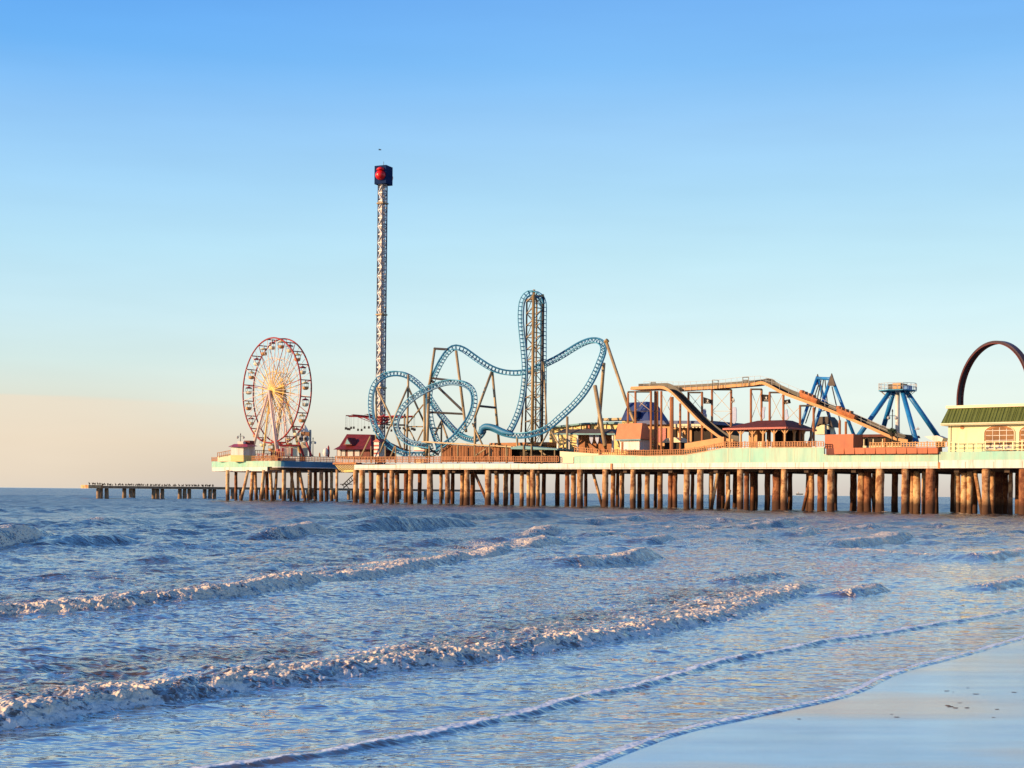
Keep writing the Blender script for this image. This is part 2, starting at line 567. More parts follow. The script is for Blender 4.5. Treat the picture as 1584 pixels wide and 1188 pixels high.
# small and far breakers: pixel line, height, face width, back width, foam, trailing foam width, wobble
WAVES = [
    dict(l=LC, H=.17, w1=.55, w2=1.2, foam=.97, fw=1.0, tail=6.5, rough=.06, taper=(0, 3.5)),
    dict(l=LD, H=.30, w1=.85, w2=2.0, foam=1.05, fw=1.6, tail=10.0, rough=.085, taper=(0, 14)),
    dict(pix=[(-60, 846), (0, 843), (60, 839), (110, 834)], H=.75, w1=1.3, w2=4, foam=1.05, fw=2.2, tail=4, rough=.08, taper=(0, 10)),
    dict(pix=[(80, 842), (150, 838), (200, 836), (245, 834)], H=.85, w1=1.4, w2=5, foam=.35, fw=.4, tail=0, rough=.03, taper=(10, 16)),
    dict(pix=[(335, 826), (380, 827), (420, 828)], H=.85, w1=1.6, w2=5, foam=0.35, fw=.6, tail=0, rough=.03, taper=(12, 10)),
    dict(pix=[(410, 828), (480, 825), (560, 819)], H=.8, w1=1.6, w2=5, foam=1.05, fw=2.5, tail=5, rough=.08, taper=(8, 14)),
    dict(pix=[(560, 818), (620, 815), (695, 811), (760, 808)], H=.9, w1=1.8, w2=4.5, foam=0.1, fw=1, tail=0, rough=.05, taper=(8, 14)),
    dict(pix=[(30, 812), (80, 811), (135, 809)], H=.7, w1=2.4, w2=5, foam=0.1, fw=1, tail=0, rough=.05, taper=(10, 12)),
    dict(pix=[(140, 809), (190, 807), (235, 805)], H=.75, w1=2.4, w2=5, foam=0.05, fw=1, tail=0, rough=.05, taper=(10, 12)),
    dict(pix=[(245, 800), (300, 799), (370, 796), (420, 793)], H=.6, w1=2.6, w2=6, foam=0.5, fw=1.6, tail=2, rough=.065, taper=(12, 14)),
    dict(pix=[(470, 805), (530, 802), (600, 797), (660, 793)], H=.6, w1=2.4, w2=6, foam=0.55, fw=1.6, tail=2, rough=.065, taper=(12, 16)),
    dict(pix=[(700, 803), (760, 800), (840, 797), (900, 795)], H=.55, w1=2.2, w2=5, foam=0.4, fw=1.4, tail=2, rough=.065, taper=(10, 14)),
    dict(pix=[(815, 829), (850, 827), (890, 823)], H=.45, w1=1.4, w2=3, foam=.9, fw=1.6, tail=2, rough=.065, taper=(5, 6)),
    dict(pix=[(930, 829), (970, 826), (985, 824)], H=.45, w1=1.4, w2=3, foam=.85, fw=1.6, tail=2, rough=.065, taper=(4, 5)),
    dict(pix=[(885, 873), (940, 870), (990, 866), (1040, 858)], H=.40, w1=.9, w2=2.0, foam=.9, fw=1.8, tail=3, rough=.065, taper=(3, 4)),
    dict(pix=[(1010, 835), (1030, 834), (1052, 831)], H=.35, w1=1, w2=2.4, foam=.8, fw=1.4, tail=1.5, rough=.065, taper=(3, 3)),
    dict(pix=[(1040, 818), (1090, 815), (1170, 812), (1260, 808)], H=.35, w1=1.2, w2=3, foam=.8, fw=1.6, tail=2.5, rough=.065, taper=(6, 10)),
    dict(pix=[(1250, 824), (1262, 822), (1276, 819)], H=.35, w1=1, w2=2.4, foam=.85, fw=1.4, tail=1.5, rough=.065, taper=(3, 3)),
    dict(pix=[(1300, 845), (1340, 842), (1390, 836), (1424, 831)], H=.38, w1=1, w2=2.2, foam=.95, fw=1.8, tail=2.5, rough=.065, taper=(4, 3)),
    dict(pix=[(1180, 838), (1195, 836), (1215, 834)], H=.25, w1=.9, w2=2, foam=.3, fw=1, tail=1, rough=.08, taper=(3, 3)),
    dict(pix=[(1303, 922), (1335, 922), (1365, 917), (1382, 911)], H=.17, w1=.5, w2=1.0, foam=.95, fw=.8, tail=.8, rough=.06, taper=(1.2, 1)),
    dict(pix=[(1540, 914), (1565, 909), (1600, 902), (1650, 893)], H=.17, w1=.5, w2=1.2, foam=.9, fw=.8, tail=1, rough=.06, taper=(1.5, 0)),
    dict(pix=[(1530, 868), (1556, 864), (1600, 856), (1650, 846)], H=.25, w1=.7, w2=1.5, foam=.9, fw=1.2, tail=1.5, rough=.08, taper=(3, 0)),
    dict(pix=[(1310, 846), (1380, 853), (1450, 860), (1530, 866)], H=.22, w1=.9, w2=2, foam=.9, fw=1.3, tail=2, rough=.06, taper=(3, 3)),
    dict(pix=[(1100, 806), (1180, 804), (1270, 800)], H=.3, w1=1.2, w2=3, foam=.8, fw=1.6, tail=3, rough=.065, taper=(10, 14)),
    dict(pix=[(1290, 818), (1340, 816), (1420, 812), (1500, 809)], H=.25, w1=1.1, w2=3, foam=.8, fw=1.6, tail=3, rough=.065, taper=(8, 10)),
    dict(pix=[(1430, 830), (1500, 826), (1600, 820)], H=.25, w1=1.0, w2=2.6, foam=.7, fw=1.4, tail=2, rough=.06, taper=(8, 0)),
    dict(pix=[(900, 806), (960, 804), (1030, 800)], H=.35, w1=1.3, w2=4, foam=.7, fw=1.6, tail=2, rough=.065, taper=(10, 14)),
    dict(pix=[(650, 838), (720, 834), (790, 829)], H=.28, w1=1.1, w2=3, foam=.5, fw=1.4, tail=2, rough=.06, taper=(6, 8)),
    dict(pix=[(190, 870), (280, 866), (360, 862)], H=.2, w1=1.0, w2=3, foam=.35, fw=1.4, tail=2, rough=.05, taper=(5, 6)),
    dict(pix=[(1150, 905), (1180, 899), (1212, 893), (1240, 891)], H=.16, w1=.6, w2=1.4, foam=.75, fw=1.0, tail=1, rough=.07, taper=(1.5, 1.5)),
]


CHOP = .0086


def build_sea():
    ys = [7.0]
    while ys[-1] < 520:
        ys.append(ys[-1] * (1.0027 if ys[-1] < 140 else 1.0042))
    while ys[-1] < 26000:
        ys.append(ys[-1] * 1.05)
    Y = np.array(ys)
    nx = 1400
    k = np.linspace(-1, 1, nx)
    tx = 0.42 * k + 0.20 * k ** 5
    X, YY = np.meshgrid(tx, Y)
    X = X * YY + 24 * np.meshgrid(k ** 9, Y)[0]
    ny = len(Y)
    x, y = X.ravel(), YY.ravel()
    cell = np.gradient(Y)[:, None].repeat(nx, 1).ravel()
    q = x * CV.x + y * CV.y
    p = x * KV.x + y * KV.y
    z = np.zeros_like(x)
    foam = np.zeros_like(x)
    edge = np.zeros_like(x)
    wa = .05 * fbm(q * .55, q * 0 + 3, 5, 3)
    sA = line_at(LA, q) - p + wa
    sB = line_at(LB, q) - p + .07 * fbm(q * .6, q * 0 + 9, 15, 3)
    sC = line_at(LC, q) - p
    sD = line_at(LD, q) - p
    near = sstep(0, 25, sC)                  # 0 in the swash, 1 outside the inner breaker
    yfar = sstep(45, 130, y)
    shore = .1 + .9 * sstep(0, 4.5, sA)
    # wind chop: many short wave trains, mostly running at the beach
    r2 = np.random.default_rng(3)
    bands = {}
    for b in range(6):
        L0 = .5 * 2.6 ** b
        bands[b] = (vnoise(x / (L0 * 4), y / (L0 * 4), 40 + b), np.clip(vnoise(x / (L0 * 7) + 5, y / (L0 * 7), 90 + b) + .35, 0, 1))
    for i in range(48):
        lam = .30 * (80 ** (i / 47.0))
        ang = r2.normal(0, .6)
        kx = (KV.x * math.cos(ang) - KV.y * math.sin(ang)) * 2 * math.pi / lam
        ky = (KV.x * math.sin(ang) + KV.y * math.cos(ang)) * 2 * math.pi / lam
        amp = CHOP * min(lam, 13) ** .82 * ((.62 + .75 * yfar) if lam > 2.2 else 1.0)
        b = int(np.clip(round(math.log(lam / .5) / math.log(2.6)), 0, 5))
        ph = (kx * x + ky * y).astype(np.float32) + r2.uniform(0, 6.28) + r2.uniform(1.5, 4) * bands[b][0]
        gate = np.clip(lam / (cell * 2.6) - .5, 0, 1)
        shallow = ((.22 + .78 * np.maximum(near, yfar)) if lam > 1.5 else (.8 + .2 * near)) * shore
        z += amp * gate * shallow * (.5 + 1.3 * bands[b][1]) * (np.abs(np.sin(ph * .5)) * -1.6 + .8)
    # small turbulence left by the breakers
    zc = sstep(.2, .9, sC) * (1 - sstep(2.5, 8.5, sC)) * (1 - sstep(LC[0][-1] - 6, LC[0][-1], q))
    zd = sstep(.5, 2, sD) * (1 - sstep(5, 18, sD)) * (1 - sstep(LD[0][-1] - 20, LD[0][-1], q))
    turb = np.maximum(sstep(-.5, 1.5, sC) * .45, np.maximum(zc, zd * .9))
    z += turb * .085 * fbm(x * 2.4, y * 1.7, 33, 3) * np.clip(.5 / cell, 0, 1)
    z += zc * .035 * (.5 - 2 * np.abs(vnoise(x * 5.5, y * 3.6, 37))) * np.clip(.12 / cell, 0, 1)
    edge = np.maximum(edge, np.maximum(zc, .75 * zd) * np.clip(.55 + 1.4 * fbm(x * .9, y * .5, 44, 3), 0, 1))
    # swash sheets
    z += np.where(sA > 0, .012 + .016 * np.exp(-np.maximum(sA - .25, 0) / .3) * sstep(0, .08, sA), -.5 * sstep(0, .25, -sA))
    z += sstep(0, .14, sB) * (.022 + .026 * np.exp(-np.maximum(sB - .32, 0) / .5))
    fl = .6 + .9 * np.clip(fbm(q * 1.7, q * 0 + 1, 71, 3) + .3, 0, 1)
    foam = np.maximum(foam, np.exp(-((sA - .15) / .075) ** 2) * fl * 1.4)
    foam = np.maximum(foam, np.exp(-((sB - .21) / .10) ** 2) * fl * 1.4)
    edge = np.maximum(edge, .15 * np.exp(-np.maximum(sA, 0) / .30) * (sA > 0) + .45 * np.exp(-np.maximum(sB, 0) / .5) * (sB > 0))
    # breakers
    for i, w in enumerate(WAVES):
        l = w['l'] if 'l' in w else smooth_line(w['pix'])
        w1, w2 = w['w1'], w['w2']
        s_all = line_at(l, q) - p
        t0, t1 = w['taper']
        msk = (s_all > -w1 * 3) & (s_all < w1 * 2 + w2 * 4 + w['tail'] + w['fw'] * 2)
        if t0: msk &= q > l[0][0] - t0 * .35
        if t1: msk &= q < l[0][-1] + t1 * .35
        ix = np.nonzero(msk)[0]
        if len(ix) == 0: continue
        Q, Pp, ce = q[ix], p[ix], cell[ix]
        wob = w1 * .30 * fbm(Q / (w1 * 3.2), Pp / (w1 * 9), 200 + i, 4)
        s = s_all[ix] + wob
        env = np.ones_like(Q)
        if t0: env *= sstep(l[0][0] - t0 * .3, l[0][0] + t0 * .7, Q)
        if t1: env *= 1 - sstep(l[0][-1] - t1 * .7, l[0][-1] + t1 * .3, Q)
        hv = np.maximum(.8, .9 + .38 * fbm(Q / (w1 * 5.0), Q * 0 + i, 300 + i, 3))
        prof = sstep(0, w1, s) * np.exp(-np.maximum(s - w1 * 1.5, 0) / w2)
        trough = -.12 * np.exp(-((s + w1 * .8) / (w1 * 1.2)) ** 2)
        hk = 1.0 if i < 2 else 1.25
        z[ix] += w['H'] * hk * env * hv * (prof + trough)
        if w['foam'] > 0:
            f = sstep(-.06 * w1, .16 * w1, s) * (1 - sstep(w1 + w['fw'] * .35, w1 + w['fw'] * 1.25, s))
            patch = np.clip(.72 + .95 * fbm(Q / (w1 * .7), Pp / (w1 * .45), 500 + i, 4), .2, 1.0)
            tl = 0
            if w['tail']:
                tl = .76 * sstep(0, w1, s) * (1 - sstep(w1, w1 + w['tail'], s)) * np.clip(.9 + .9 * fbm(Q / (w1 * 2.2), Pp / (w1 * 1.2), 560 + i, 3), .2, 1.3)
            foam[ix] = np.maximum(foam[ix], env * np.maximum(f * patch * w['foam'], tl * min(1, w['foam'])))
            foot = np.exp(-((s - .16 * w1) / (.13 * w1)) ** 2) * np.clip(.75 + .8 * fbm(Q / (w1 * 1.2), Q * 0 + 7, 580 + i, 3), .2, 1.1)
            foam[ix] = np.maximum(foam[ix], env * foot * min(1, w['foam']))
            edge[ix] = np.maximum(edge[ix], env * f * .5)
            g = lambda sc: np.clip(sc / (ce * 2.2), 0, 1)
            r_ = w['rough']
            b1 = (.5 - np.abs(vnoise(Q / (r_ * 3.2), Pp / (r_ * 2.6), 700 + i)) * 2) * g(r_ * 3)
            b2 = (.5 - np.abs(vnoise(Q / (r_ * 1.5), Pp / (r_ * 1.2), 720 + i)) * 2) * g(r_ * 1.4)
            b3 = fbm(Q / (w1 * .6), Pp / (w1 * .45), 740 + i, 3)
            fz = np.maximum(f, .45 * sstep(0, w1, s) * (1 - sstep(w1, w1 + w['tail'] * .7 + .01, s)))
            z[ix] += env * fz * r_ * (.7 * b3 + 1.0 * b1 + .8 * b2)
    # white water round the piles
    m_ = (y > 190) & (y < 460)
    ix = np.nonzero(m_)[0]
    pf = np.zeros(len(ix))
    for (a_, b_) in PILE_XY:
        near_ = np.nonzero((np.abs(x[ix] - a_) < 3.2) & (np.abs(y[ix] - b_) < 6))[0]
        if len(near_):
            d2 = ((x[ix[near_]] - a_ - .5) / 1.3) ** 2 + ((y[ix[near_]] - b_ + .9) / 2.2) ** 2
            pf[near_] = np.maximum(pf[near_], np.exp(-d2))
    foam[ix] = np.maximum(foam[ix], .78 * pf)
    z[ix] += .22 * pf * (.6 + vnoise(x[ix] * 1.3, y[ix] * .8, 66))
    # residual lace between the breakers
    lace = (sC > .5) * (1 - sstep(0, 6, sD)) * .46 * sstep(-.1, .35, fbm(x * .23, y * .10, 81, 4))
    lace2 = (sD > 2) * (1 - sstep(15, 60, sD)) * .44 * sstep(-.05, .35, fbm(x * .12, y * .05, 85, 4))
    foam = np.maximum(foam, np.maximum(lace, lace2))
    # stirred white water where the swell meets the piles
    caps = sstep(40, 80, y) * (1 - sstep(300, 420, y)) * sstep(.15, .27, z) * sstep(.05, .3, vnoise(x / 9, y / 14, 901)) * .8
    foam = np.maximum(foam, caps)
    z -= (x * x + y * y) / (2 * 6.4e6) * (y > 600)
    me = bpy.data.meshes.new("water")
    nv = nx * ny
    me.vertices.add(nv)
    me.vertices.foreach_set("co", np.column_stack([x, y, z]).astype(np.float32).ravel())
    ii = (np.arange(ny - 1)[:, None] * nx + np.arange(nx - 1)[None, :]).ravel()
    quads = np.column_stack([ii, ii + 1, ii + nx + 1, ii + nx]).astype(np.int32)
    keep = (sA[quads] > -1.2).any(1)
    quads = quads[keep]
    nf = len(quads)
    me.loops.add(nf * 4)
    me.loops.foreach_set("vertex_index", quads.ravel())
    me.polygons.add(nf)
    me.polygons.foreach_set("loop_start", np.arange(0, nf * 4, 4, dtype=np.int32))
    me.polygons.foreach_set("use_smooth", np.ones(nf, dtype=bool))
    me.update(calc_edges=True)
    for nm, ar in (("foam", foam), ("edge", edge), ("deep", np.maximum(sstep(0, 60, sC), sstep(50, 170, y))), ("swash", 1 - sstep(-.6, .4, sC)), ("far", sstep(30, 300, y)), ("lip", np.clip(np.exp(-((sA - .15) / .16) ** 2) + np.exp(-((sB - .21) / .2) ** 2) + .5 * sstep(-.1, 0, sC) * (1 - sstep(.18, .4, sC)), 0, 1))):
        at = me.attributes.new(nm, 'FLOAT', 'POINT')
        at.data.foreach_set("value", ar.astype(np.float32))
    ob = bpy.data.objects.new("water", me)
    COL.objects.link(ob)
    tag(ob, kind='structure')
    me.materials.append(water_material())
    return ob


def water_material():
    m = bpy.data.materials.new("sea_water")
    m.use_nodes = True
    nt = m.node_tree
    N, L = nt.nodes, nt.links
    b = N['Principled BSDF']

    def attr(n):
        a = N.new('ShaderNodeAttribute'); a.attribute_name = n
        return a.outputs['Fac']

    def math_(op, a, c=None, v=None):
        n = N.new('ShaderNodeMath'); n.operation = op
        L.new(a, n.inputs[0])
        if c is not None: L.new(c, n.inputs[1])
        if v is not None: n.inputs[1].default_value = v
        return n.outputs[0]

    def rng_(val, a, c, d=0, e=1):
        n = N.new('ShaderNodeMapRange')
        L.new(val, n.inputs['Value'])
        n.inputs['From Min'].default_value = a; n.inputs['From Max'].default_value = c
        n.inputs['To Min'].default_value = d; n.inputs['To Max'].default_value = e
        return n.outputs[0]

    def noise(scale, detail, rot=0, stretch=(1, 1, 1), rough=.6):
        ge = N.new('ShaderNodeNewGeometry')
        mp = N.new('ShaderNodeMapping'); mp.inputs['Scale'].default_value = stretch
        mp.inputs['Rotation'].default_value = (0, 0, rot)
        L.new(ge.outputs['Position'], mp.inputs[0])
        n = N.new('ShaderNodeTexNoise'); n.inputs['Scale'].default_value = scale; n.inputs['Detail'].default_value = detail
        n.inputs['Roughness'].default_value = rough
        L.new(mp.outputs[0], n.inputs['Vector'])
        return n.outputs[0]
    foam, edge, deep = attr("foam"), attr("edge"), attr("deep")
    fine = noise(8.5, 4, 0, (1, .8, 1), .62)
    grain = noise(8, 1.5, 0, (1, .8, 1), .5)
    # threshold of the fine noise falls as foam rises: lace at .3, solid at 1
    th = rng_(foam, 0, 1, .84, .30)
    d = math_('SUBTRACT', fine, th)
    ff = rng_(d, -.02, .07)
    ff = math_('MULTIPLY', ff, rng_(foam, .04, .22))
    # body colour: sandy in the swash, murky slate outside
    mixb = N.new('ShaderNodeMix'); mixb.data_type = 'RGBA'
    mixb.inputs[6].default_value = (.135, .105, .075, 1)
    mixb.inputs[7].default_value = (.045, .050, .065, 1)
    L.new(deep, mixb.inputs['Factor'])
    mixe = N.new('ShaderNodeMix'); mixe.data_type = 'RGBA'
    mixe.inputs[7].default_value = (.12, .075, .045, 1)
    L.new(math_('MULTIPLY', edge, v=.7), mixe.inputs['Factor']); L.new(mixb.outputs[2], mixe.inputs[6])
    mixf = N.new('ShaderNodeMix'); mixf.data_type = 'RGBA'
    mixf.inputs[7].default_value = (.96, .89, .80, 1)
    wfm = N.new('ShaderNodeMix'); wfm.data_type = 'RGBA'
    wfm.inputs[6].default_value = (.97, .80, .60, 1); wfm.inputs[7].default_value = (.80, .90, 1.0, 1)
    L.new(attr("lip"), wfm.inputs['Factor']); L.new(wfm.outputs[2], mixf.inputs[7])
    L.new(ff, mixf.inputs['Factor']); L.new(mixe.outputs[2], mixf.inputs[6])
    L.new(mixf.outputs[2], b.inputs['Base Color'])
    L.new(math_('MAXIMUM', rng_(ff, 0, 1, .08, .65), rng_(attr('far'), 0, 1, .07, .27)), b.inputs['Roughness'])
    b.inputs['IOR'].default_value = 1.55
    b.inputs['Specular IOR Level'].default_value = .8
    gl = N.new('ShaderNodeBsdfGlossy'); gl.inputs['Color'].default_value = (1.0, .96, .93, 1)
    L.new(rng_(attr('far'), 0, 1, .04, .24), gl.inputs['Roughness'])
    gf = math_('MULTIPLY', rng_(deep, 0, 1, .50, .22), rng_(math_('MAXIMUM', ff, edge), 0, .8, 1, 0))
    gf = math_('MULTIPLY', gf, rng_(attr('far'), .3, 1, 1, .3))
    mxs = N.new('ShaderNodeMixShader')
    L.new(gf, mxs.inputs[0]); L.new(b.outputs[0], mxs.inputs[1]); L.new(gl.outputs[0], mxs.inputs[2])
    L.new(mxs.outputs[0], N['Material Output'].inputs['Surface'])
    # ripples
    rot = math.atan2(KV.y, KV.x)
    n1 = noise(3.6, 1.5, 0, (.6, 1.0, 1), .45)
    n2 = noise(7.5, 1, 0, (.55, 1.0, 1), .4)
    n4 = noise(1.25, 1.5, 0, (.6, 1.0, 1), .45)
    n3 = noise(.40, 1.5, -rot, (1.0, .6, 1), .5)
    b1 = N.new('ShaderNodeBump'); b1.inputs['Distance'].default_value = .18
    L.new(rng_(attr('swash'), 0, 1, .85, .26), b1.inputs['Strength'])
    L.new(n1, b1.inputs['Height'])
    rid = math_('ABSOLUTE', math_('SUBTRACT', n2, v=.5))
    b2 = N.new('ShaderNodeBump'); b2.inputs['Distance'].default_value = .075; L.new(rng_(attr('swash'), 0, 1, .9, .42), b2.inputs['Strength'])
    L.new(rid, b2.inputs['Height']); L.new(b1.outputs[0], b2.inputs['Normal'])
    b3 = N.new('ShaderNodeBump'); b3.inputs['Distance'].default_value = 1.0
    L.new(math_('MULTIPLY', deep, v=.5), b3.inputs['Strength'])
    b5 = N.new('ShaderNodeBump'); b5.inputs['Distance'].default_value = .5
    L.new(rng_(deep, 0, 1, .2, .62), b5.inputs['Strength']); L.new(n4, b5.inputs['Height']); L.new(b2.outputs[0], b5.inputs['Normal'])
    L.new(n3, b3.inputs['Height']); L.new(b5.outputs[0], b3.inputs['Normal'])
    b4 = N.new('ShaderNodeBump'); b4.inputs['Distance'].default_value = .13
    L.new(math_('MULTIPLY', ff, rng_(attr('lip'), 0, .6, .95, .25)), b4.inputs['Strength'])
    L.new(grain, b4.inputs['Height']); L.new(b3.outputs[0], b4.inputs['Normal'])
    L.new(b4.outputs[0], b.inputs['Normal'])
    L.new(b4.outputs[0], gl.inputs['Normal'])
    return m


def sand_material():
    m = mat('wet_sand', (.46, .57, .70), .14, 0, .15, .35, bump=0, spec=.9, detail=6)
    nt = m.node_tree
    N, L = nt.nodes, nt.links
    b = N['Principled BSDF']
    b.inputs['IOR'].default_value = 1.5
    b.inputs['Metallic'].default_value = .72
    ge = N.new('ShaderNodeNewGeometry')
    mp = N.new('ShaderNodeMapping'); mp.inputs['Rotation'].default_value = (0, 0, -math.atan2(CV.y, CV.x)); mp.inputs['Scale'].default_value = (.25, 1.6, 1)
    L.new(ge.outputs['Position'], mp.inputs[0])
    nz = N.new('ShaderNodeTexNoise'); nz.inputs['Scale'].default_value = 1.1; nz.inputs['Detail'].default_value = 5
    L.new(mp.outputs[0], nz.inputs['Vector'])
    bp = N.new('ShaderNodeBump'); bp.inputs['Strength'].default_value = .06; bp.inputs['Distance'].default_value = .05
    L.new(nz.outputs[0], bp.inputs['Height'])
    n2 = N.new('ShaderNodeTexNoise'); n2.inputs['Scale'].default_value = 60; n2.inputs['Detail'].default_value = 3
    L.new(ge.outputs['Position'], n2.inputs['Vector'])
    bp2 = N.new('ShaderNodeBump'); bp2.inputs['Strength'].default_value = .15; bp2.inputs['Distance'].default_value = .006
    L.new(n2.outputs[0], bp2.inputs['Height']); L.new(bp.outputs[0], bp2.inputs['Normal'])
    L.new(bp2.outputs[0], b.inputs['Normal'])
    rr = N.new('ShaderNodeMapRange'); rr.inputs['From Min'].default_value = .35; rr.inputs['From Max'].default_value = .65
    rr.inputs['To Min'].default_value = .16; rr.inputs['To Max'].default_value = .22
    L.new(nz.outputs[0], rr.inputs['Value']); L.new(rr.outputs[0], b.inputs['Roughness'])
    n3 = N.new('ShaderNodeTexNoise'); n3.inputs['Scale'].default_value = .16; n3.inputs['Detail'].default_value = 5
    mp3 = N.new('ShaderNodeMapping'); mp3.inputs['Rotation'].default_value = (0, 0, -math.atan2(CV.y, CV.x)); mp3.inputs['Scale'].default_value = (.7, 1.6, 1)
    L.new(ge.outputs['Position'], mp3.inputs[0]); L.new(mp3.outputs[0], n3.inputs['Vector'])
    r3 = N.new('ShaderNodeMapRange'); r3.inputs['From Min'].default_value = .46; r3.inputs['From Max'].default_value = .62
    L.new(n3.outputs[0], r3.inputs['Value'])
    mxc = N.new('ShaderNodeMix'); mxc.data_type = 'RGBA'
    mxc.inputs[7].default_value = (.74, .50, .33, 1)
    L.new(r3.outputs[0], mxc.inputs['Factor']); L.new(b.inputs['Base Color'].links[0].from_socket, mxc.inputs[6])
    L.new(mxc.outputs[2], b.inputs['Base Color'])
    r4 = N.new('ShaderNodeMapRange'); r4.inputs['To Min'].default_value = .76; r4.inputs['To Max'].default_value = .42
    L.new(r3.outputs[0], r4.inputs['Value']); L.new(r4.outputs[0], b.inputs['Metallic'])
    return m


def build_sand():
    qs = np.concatenate([np.linspace(-6000, -60, 14), np.linspace(-40, 120, 240), np.linspace(140, 6000, 16)])
    ss = np.concatenate([np.linspace(-6000, -120, 12), np.linspace(-100, -31, 20), np.linspace(-30, 12, 150), np.linspace(14, 300, 30), np.linspace(320, 9000, 14)])
    Q, S = np.meshgrid(qs, ss)
    pA = line_at(LA, np.clip(Q, -40, 200))
    Pp = pA - S
    z = np.where(S < 0, .012 + np.minimum(-S * .007, 1.2), .012 - np.minimum(S * .03, 4.0) - .035 * sstep(.02, .5, S)) - .006
    z += np.where(S < -1.5, .012 * fbm(Q * .12, Pp * .5, 3, 3) * sstep(1.5, 6, -S), 0)
    x = Q * CV.x + Pp * KV.x
    y = Q * CV.y + Pp * KV.y
    ny, nx = Q.shape
    fs = [(i * nx + j, i * nx + j + 1, (i + 1) * nx + j + 1, (i + 1) * nx + j) for i in range(ny - 1) for j in range(nx - 1)]
    me = bpy.data.meshes.new("sand")
    me.from_pydata(np.column_stack([x.ravel(), y.ravel(), z.ravel()]).tolist(), [], fs)
    me.polygons.foreach_set("use_smooth", [True] * len(fs))
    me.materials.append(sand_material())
    bm_fix(me)
    ob = bpy.data.objects.new("sand", me)
    COL.objects.link(ob)
    tag(ob, kind='structure')


PILE_XY = []
build_sand()
#SECTION_PIER
# ------------------------------------------------------------------ the long pier
def jitter_pile(x, y, z0, z1, r, lean=(0, 0), n=10):
    pts, rs = [], []
    m = 7
    for i in range(m):
        f = i / (m - 1)
        pts.append((x + lean[0] * (1 - f) + random.uniform(-.04, .04), y + lean[1] * (1 - f) + random.uniform(-.04, .04), z0 + (z1 - z0) * f))
        rs.append(r * random.uniform(.94, 1.06) * (1.06 - .08 * f))
    return pts, rs


def z_at(u, v, d):
    return W(u, v, d).z


pier = thing('amusement_pier', F(80, 0, 0), 'long white-edged amusement pier on rows of rust-stained piles over the surf', 'pier')
T_L, T_M, T_R = TZ(548, 720, 0)[0], TZ(1452, 720, 0)[0], TZ(1760, 720, 0)[0] + 70
Z_BOT = (z_at(600, 726.3, 0) + z_at(1450, 724.6, 0)) / 2
Z_TOP = Z_BOT + 1.22
MB().fbox(T_L + .3, T_R, .25, 34, Z_BOT + .1, Z_TOP - .06).build('deck_slab', M['beam'], pier)
edge = MB()
edge.fbox(T_L, T_M - .15, 0, .6, Z_BOT, Z_TOP)
edge.build('edge_beam', M['white'], pier)
MB().fbox(T_M + .15, T_R, -.25, .5, Z_BOT + .02, Z_TOP + .25).build('edge_beam', M['white'], pier)
MB().fbox(T_L - .1, T_L + .28, .62, 30, Z_BOT, Z_TOP).build('end_beam', M['white'], pier)
MB().pbox(1450.6, 1454, 715, 725, -.32, -.02).build('downpipe', M['wood2'], pier)
MB().pbox(944, 947, 717, 727, -.2, -.02).build('downpipe', M['wood2'], pier)
for u in range(570, 1600, 44):
    t_ = TZ(u, 720, 0)[0]
    if abs(u - 1452) > 12:
        dd_ = -.02 if u < 1452 else -.27
        MB().fbox(t_ - .035, t_ + .035, dd_, dd_ + .017, Z_BOT + .07, Z_TOP - .05).build('joint_cover', M['wood2'], pier)
MB().tube([F(T_L + .5, -.09, Z_BOT + .28), F(T_M - .4, -.09, Z_BOT + .28)], .055, 5).build('conduit', M['grey'], pier)
# cross heads under the deck
for u in (575, 640, 705, 770, 835, 905, 970, 1040, 1110, 1180, 1250, 1323, 1400, 1482, 1560):
    t = TZ(u, 726, 2)[0]
    MB().fbox(t - .45, t + .45, 1.2, 30, Z_BOT - .75, Z_BOT + .08).build('cross_head', M['beam'], pier)
# long girders along the pier
for d in (4.5, 12, 20):
    MB().fbox(T_L + .6, T_R - .3, d, d + .5, Z_BOT - .5, Z_BOT + .09).build('girder', M['beam'], pier)

FRONT = [(550, .55, 'pile'), (606, .55, 'pile'), (635, .55, 'pile'), (665, .62, 'pile'), (692, .5, 'pile'), (722, .6, 'pile'), (755, .66, 'pile'),
         (824, .55, 'pile'), (897, .6, 'pile'), (936, .6, 'pile'), (979, .55, 'pile'), (1062, .58, 'pile'), (1083, .62, 'pile'), (1145, .58, 'pile'),
         (1213, .58, 'pile'), (1285, .62, 'pile'), (1361, .70, 'pile'), (1400, .6, 'pile'), (1439, .78, 'pile_old'), (1525, .62, 'pile'), (1583, .7, 'pile_old')]
SECOND = [(560, .62, 'pile_pale'), (587, .72, 'pile_pale'), (614, .5, 'pile'), (682, .36, 'pile'), (715, .48, 'pile'), (768, .5, 'pile'), (782, .5, 'pile'),
          (807, .42, 'pile_pale'), (818, .45, 'pile_pale'), (832, .38, 'pile'), (877, .45, 'pile_old'), (887, .5, 'pile'), (948, .45, 'pile'), (962, .46, 'pile'),
          (1001, .5, 'pile'), (1021, .5, 'pile'), (1037, .48, 'pile_old'), (1044, .45, 'pile_old'), (1100, .45, 'pile'), (1112, .42, 'pile_old'), (1126, .42, 'pile'),
          (1155, .48, 'pile_old'), (1202, .85, 'pile_old'), (1255, .5, 'pile'), (1270, .62, 'pile_old'), (1332, .62, 'pile'), (1342, .6, 'pile_old'),
          (1411, .34, 'pile'), (1418, .6, 'pile_pale'), (1429, .38, 'pile'), (1481, .5, 'pile_pale'), (1491, .5, 'pile_pale'), (1500, .46, 'pile_pale'),
          (1535, .4, 'pile'), (1563, .34, 'pile')]
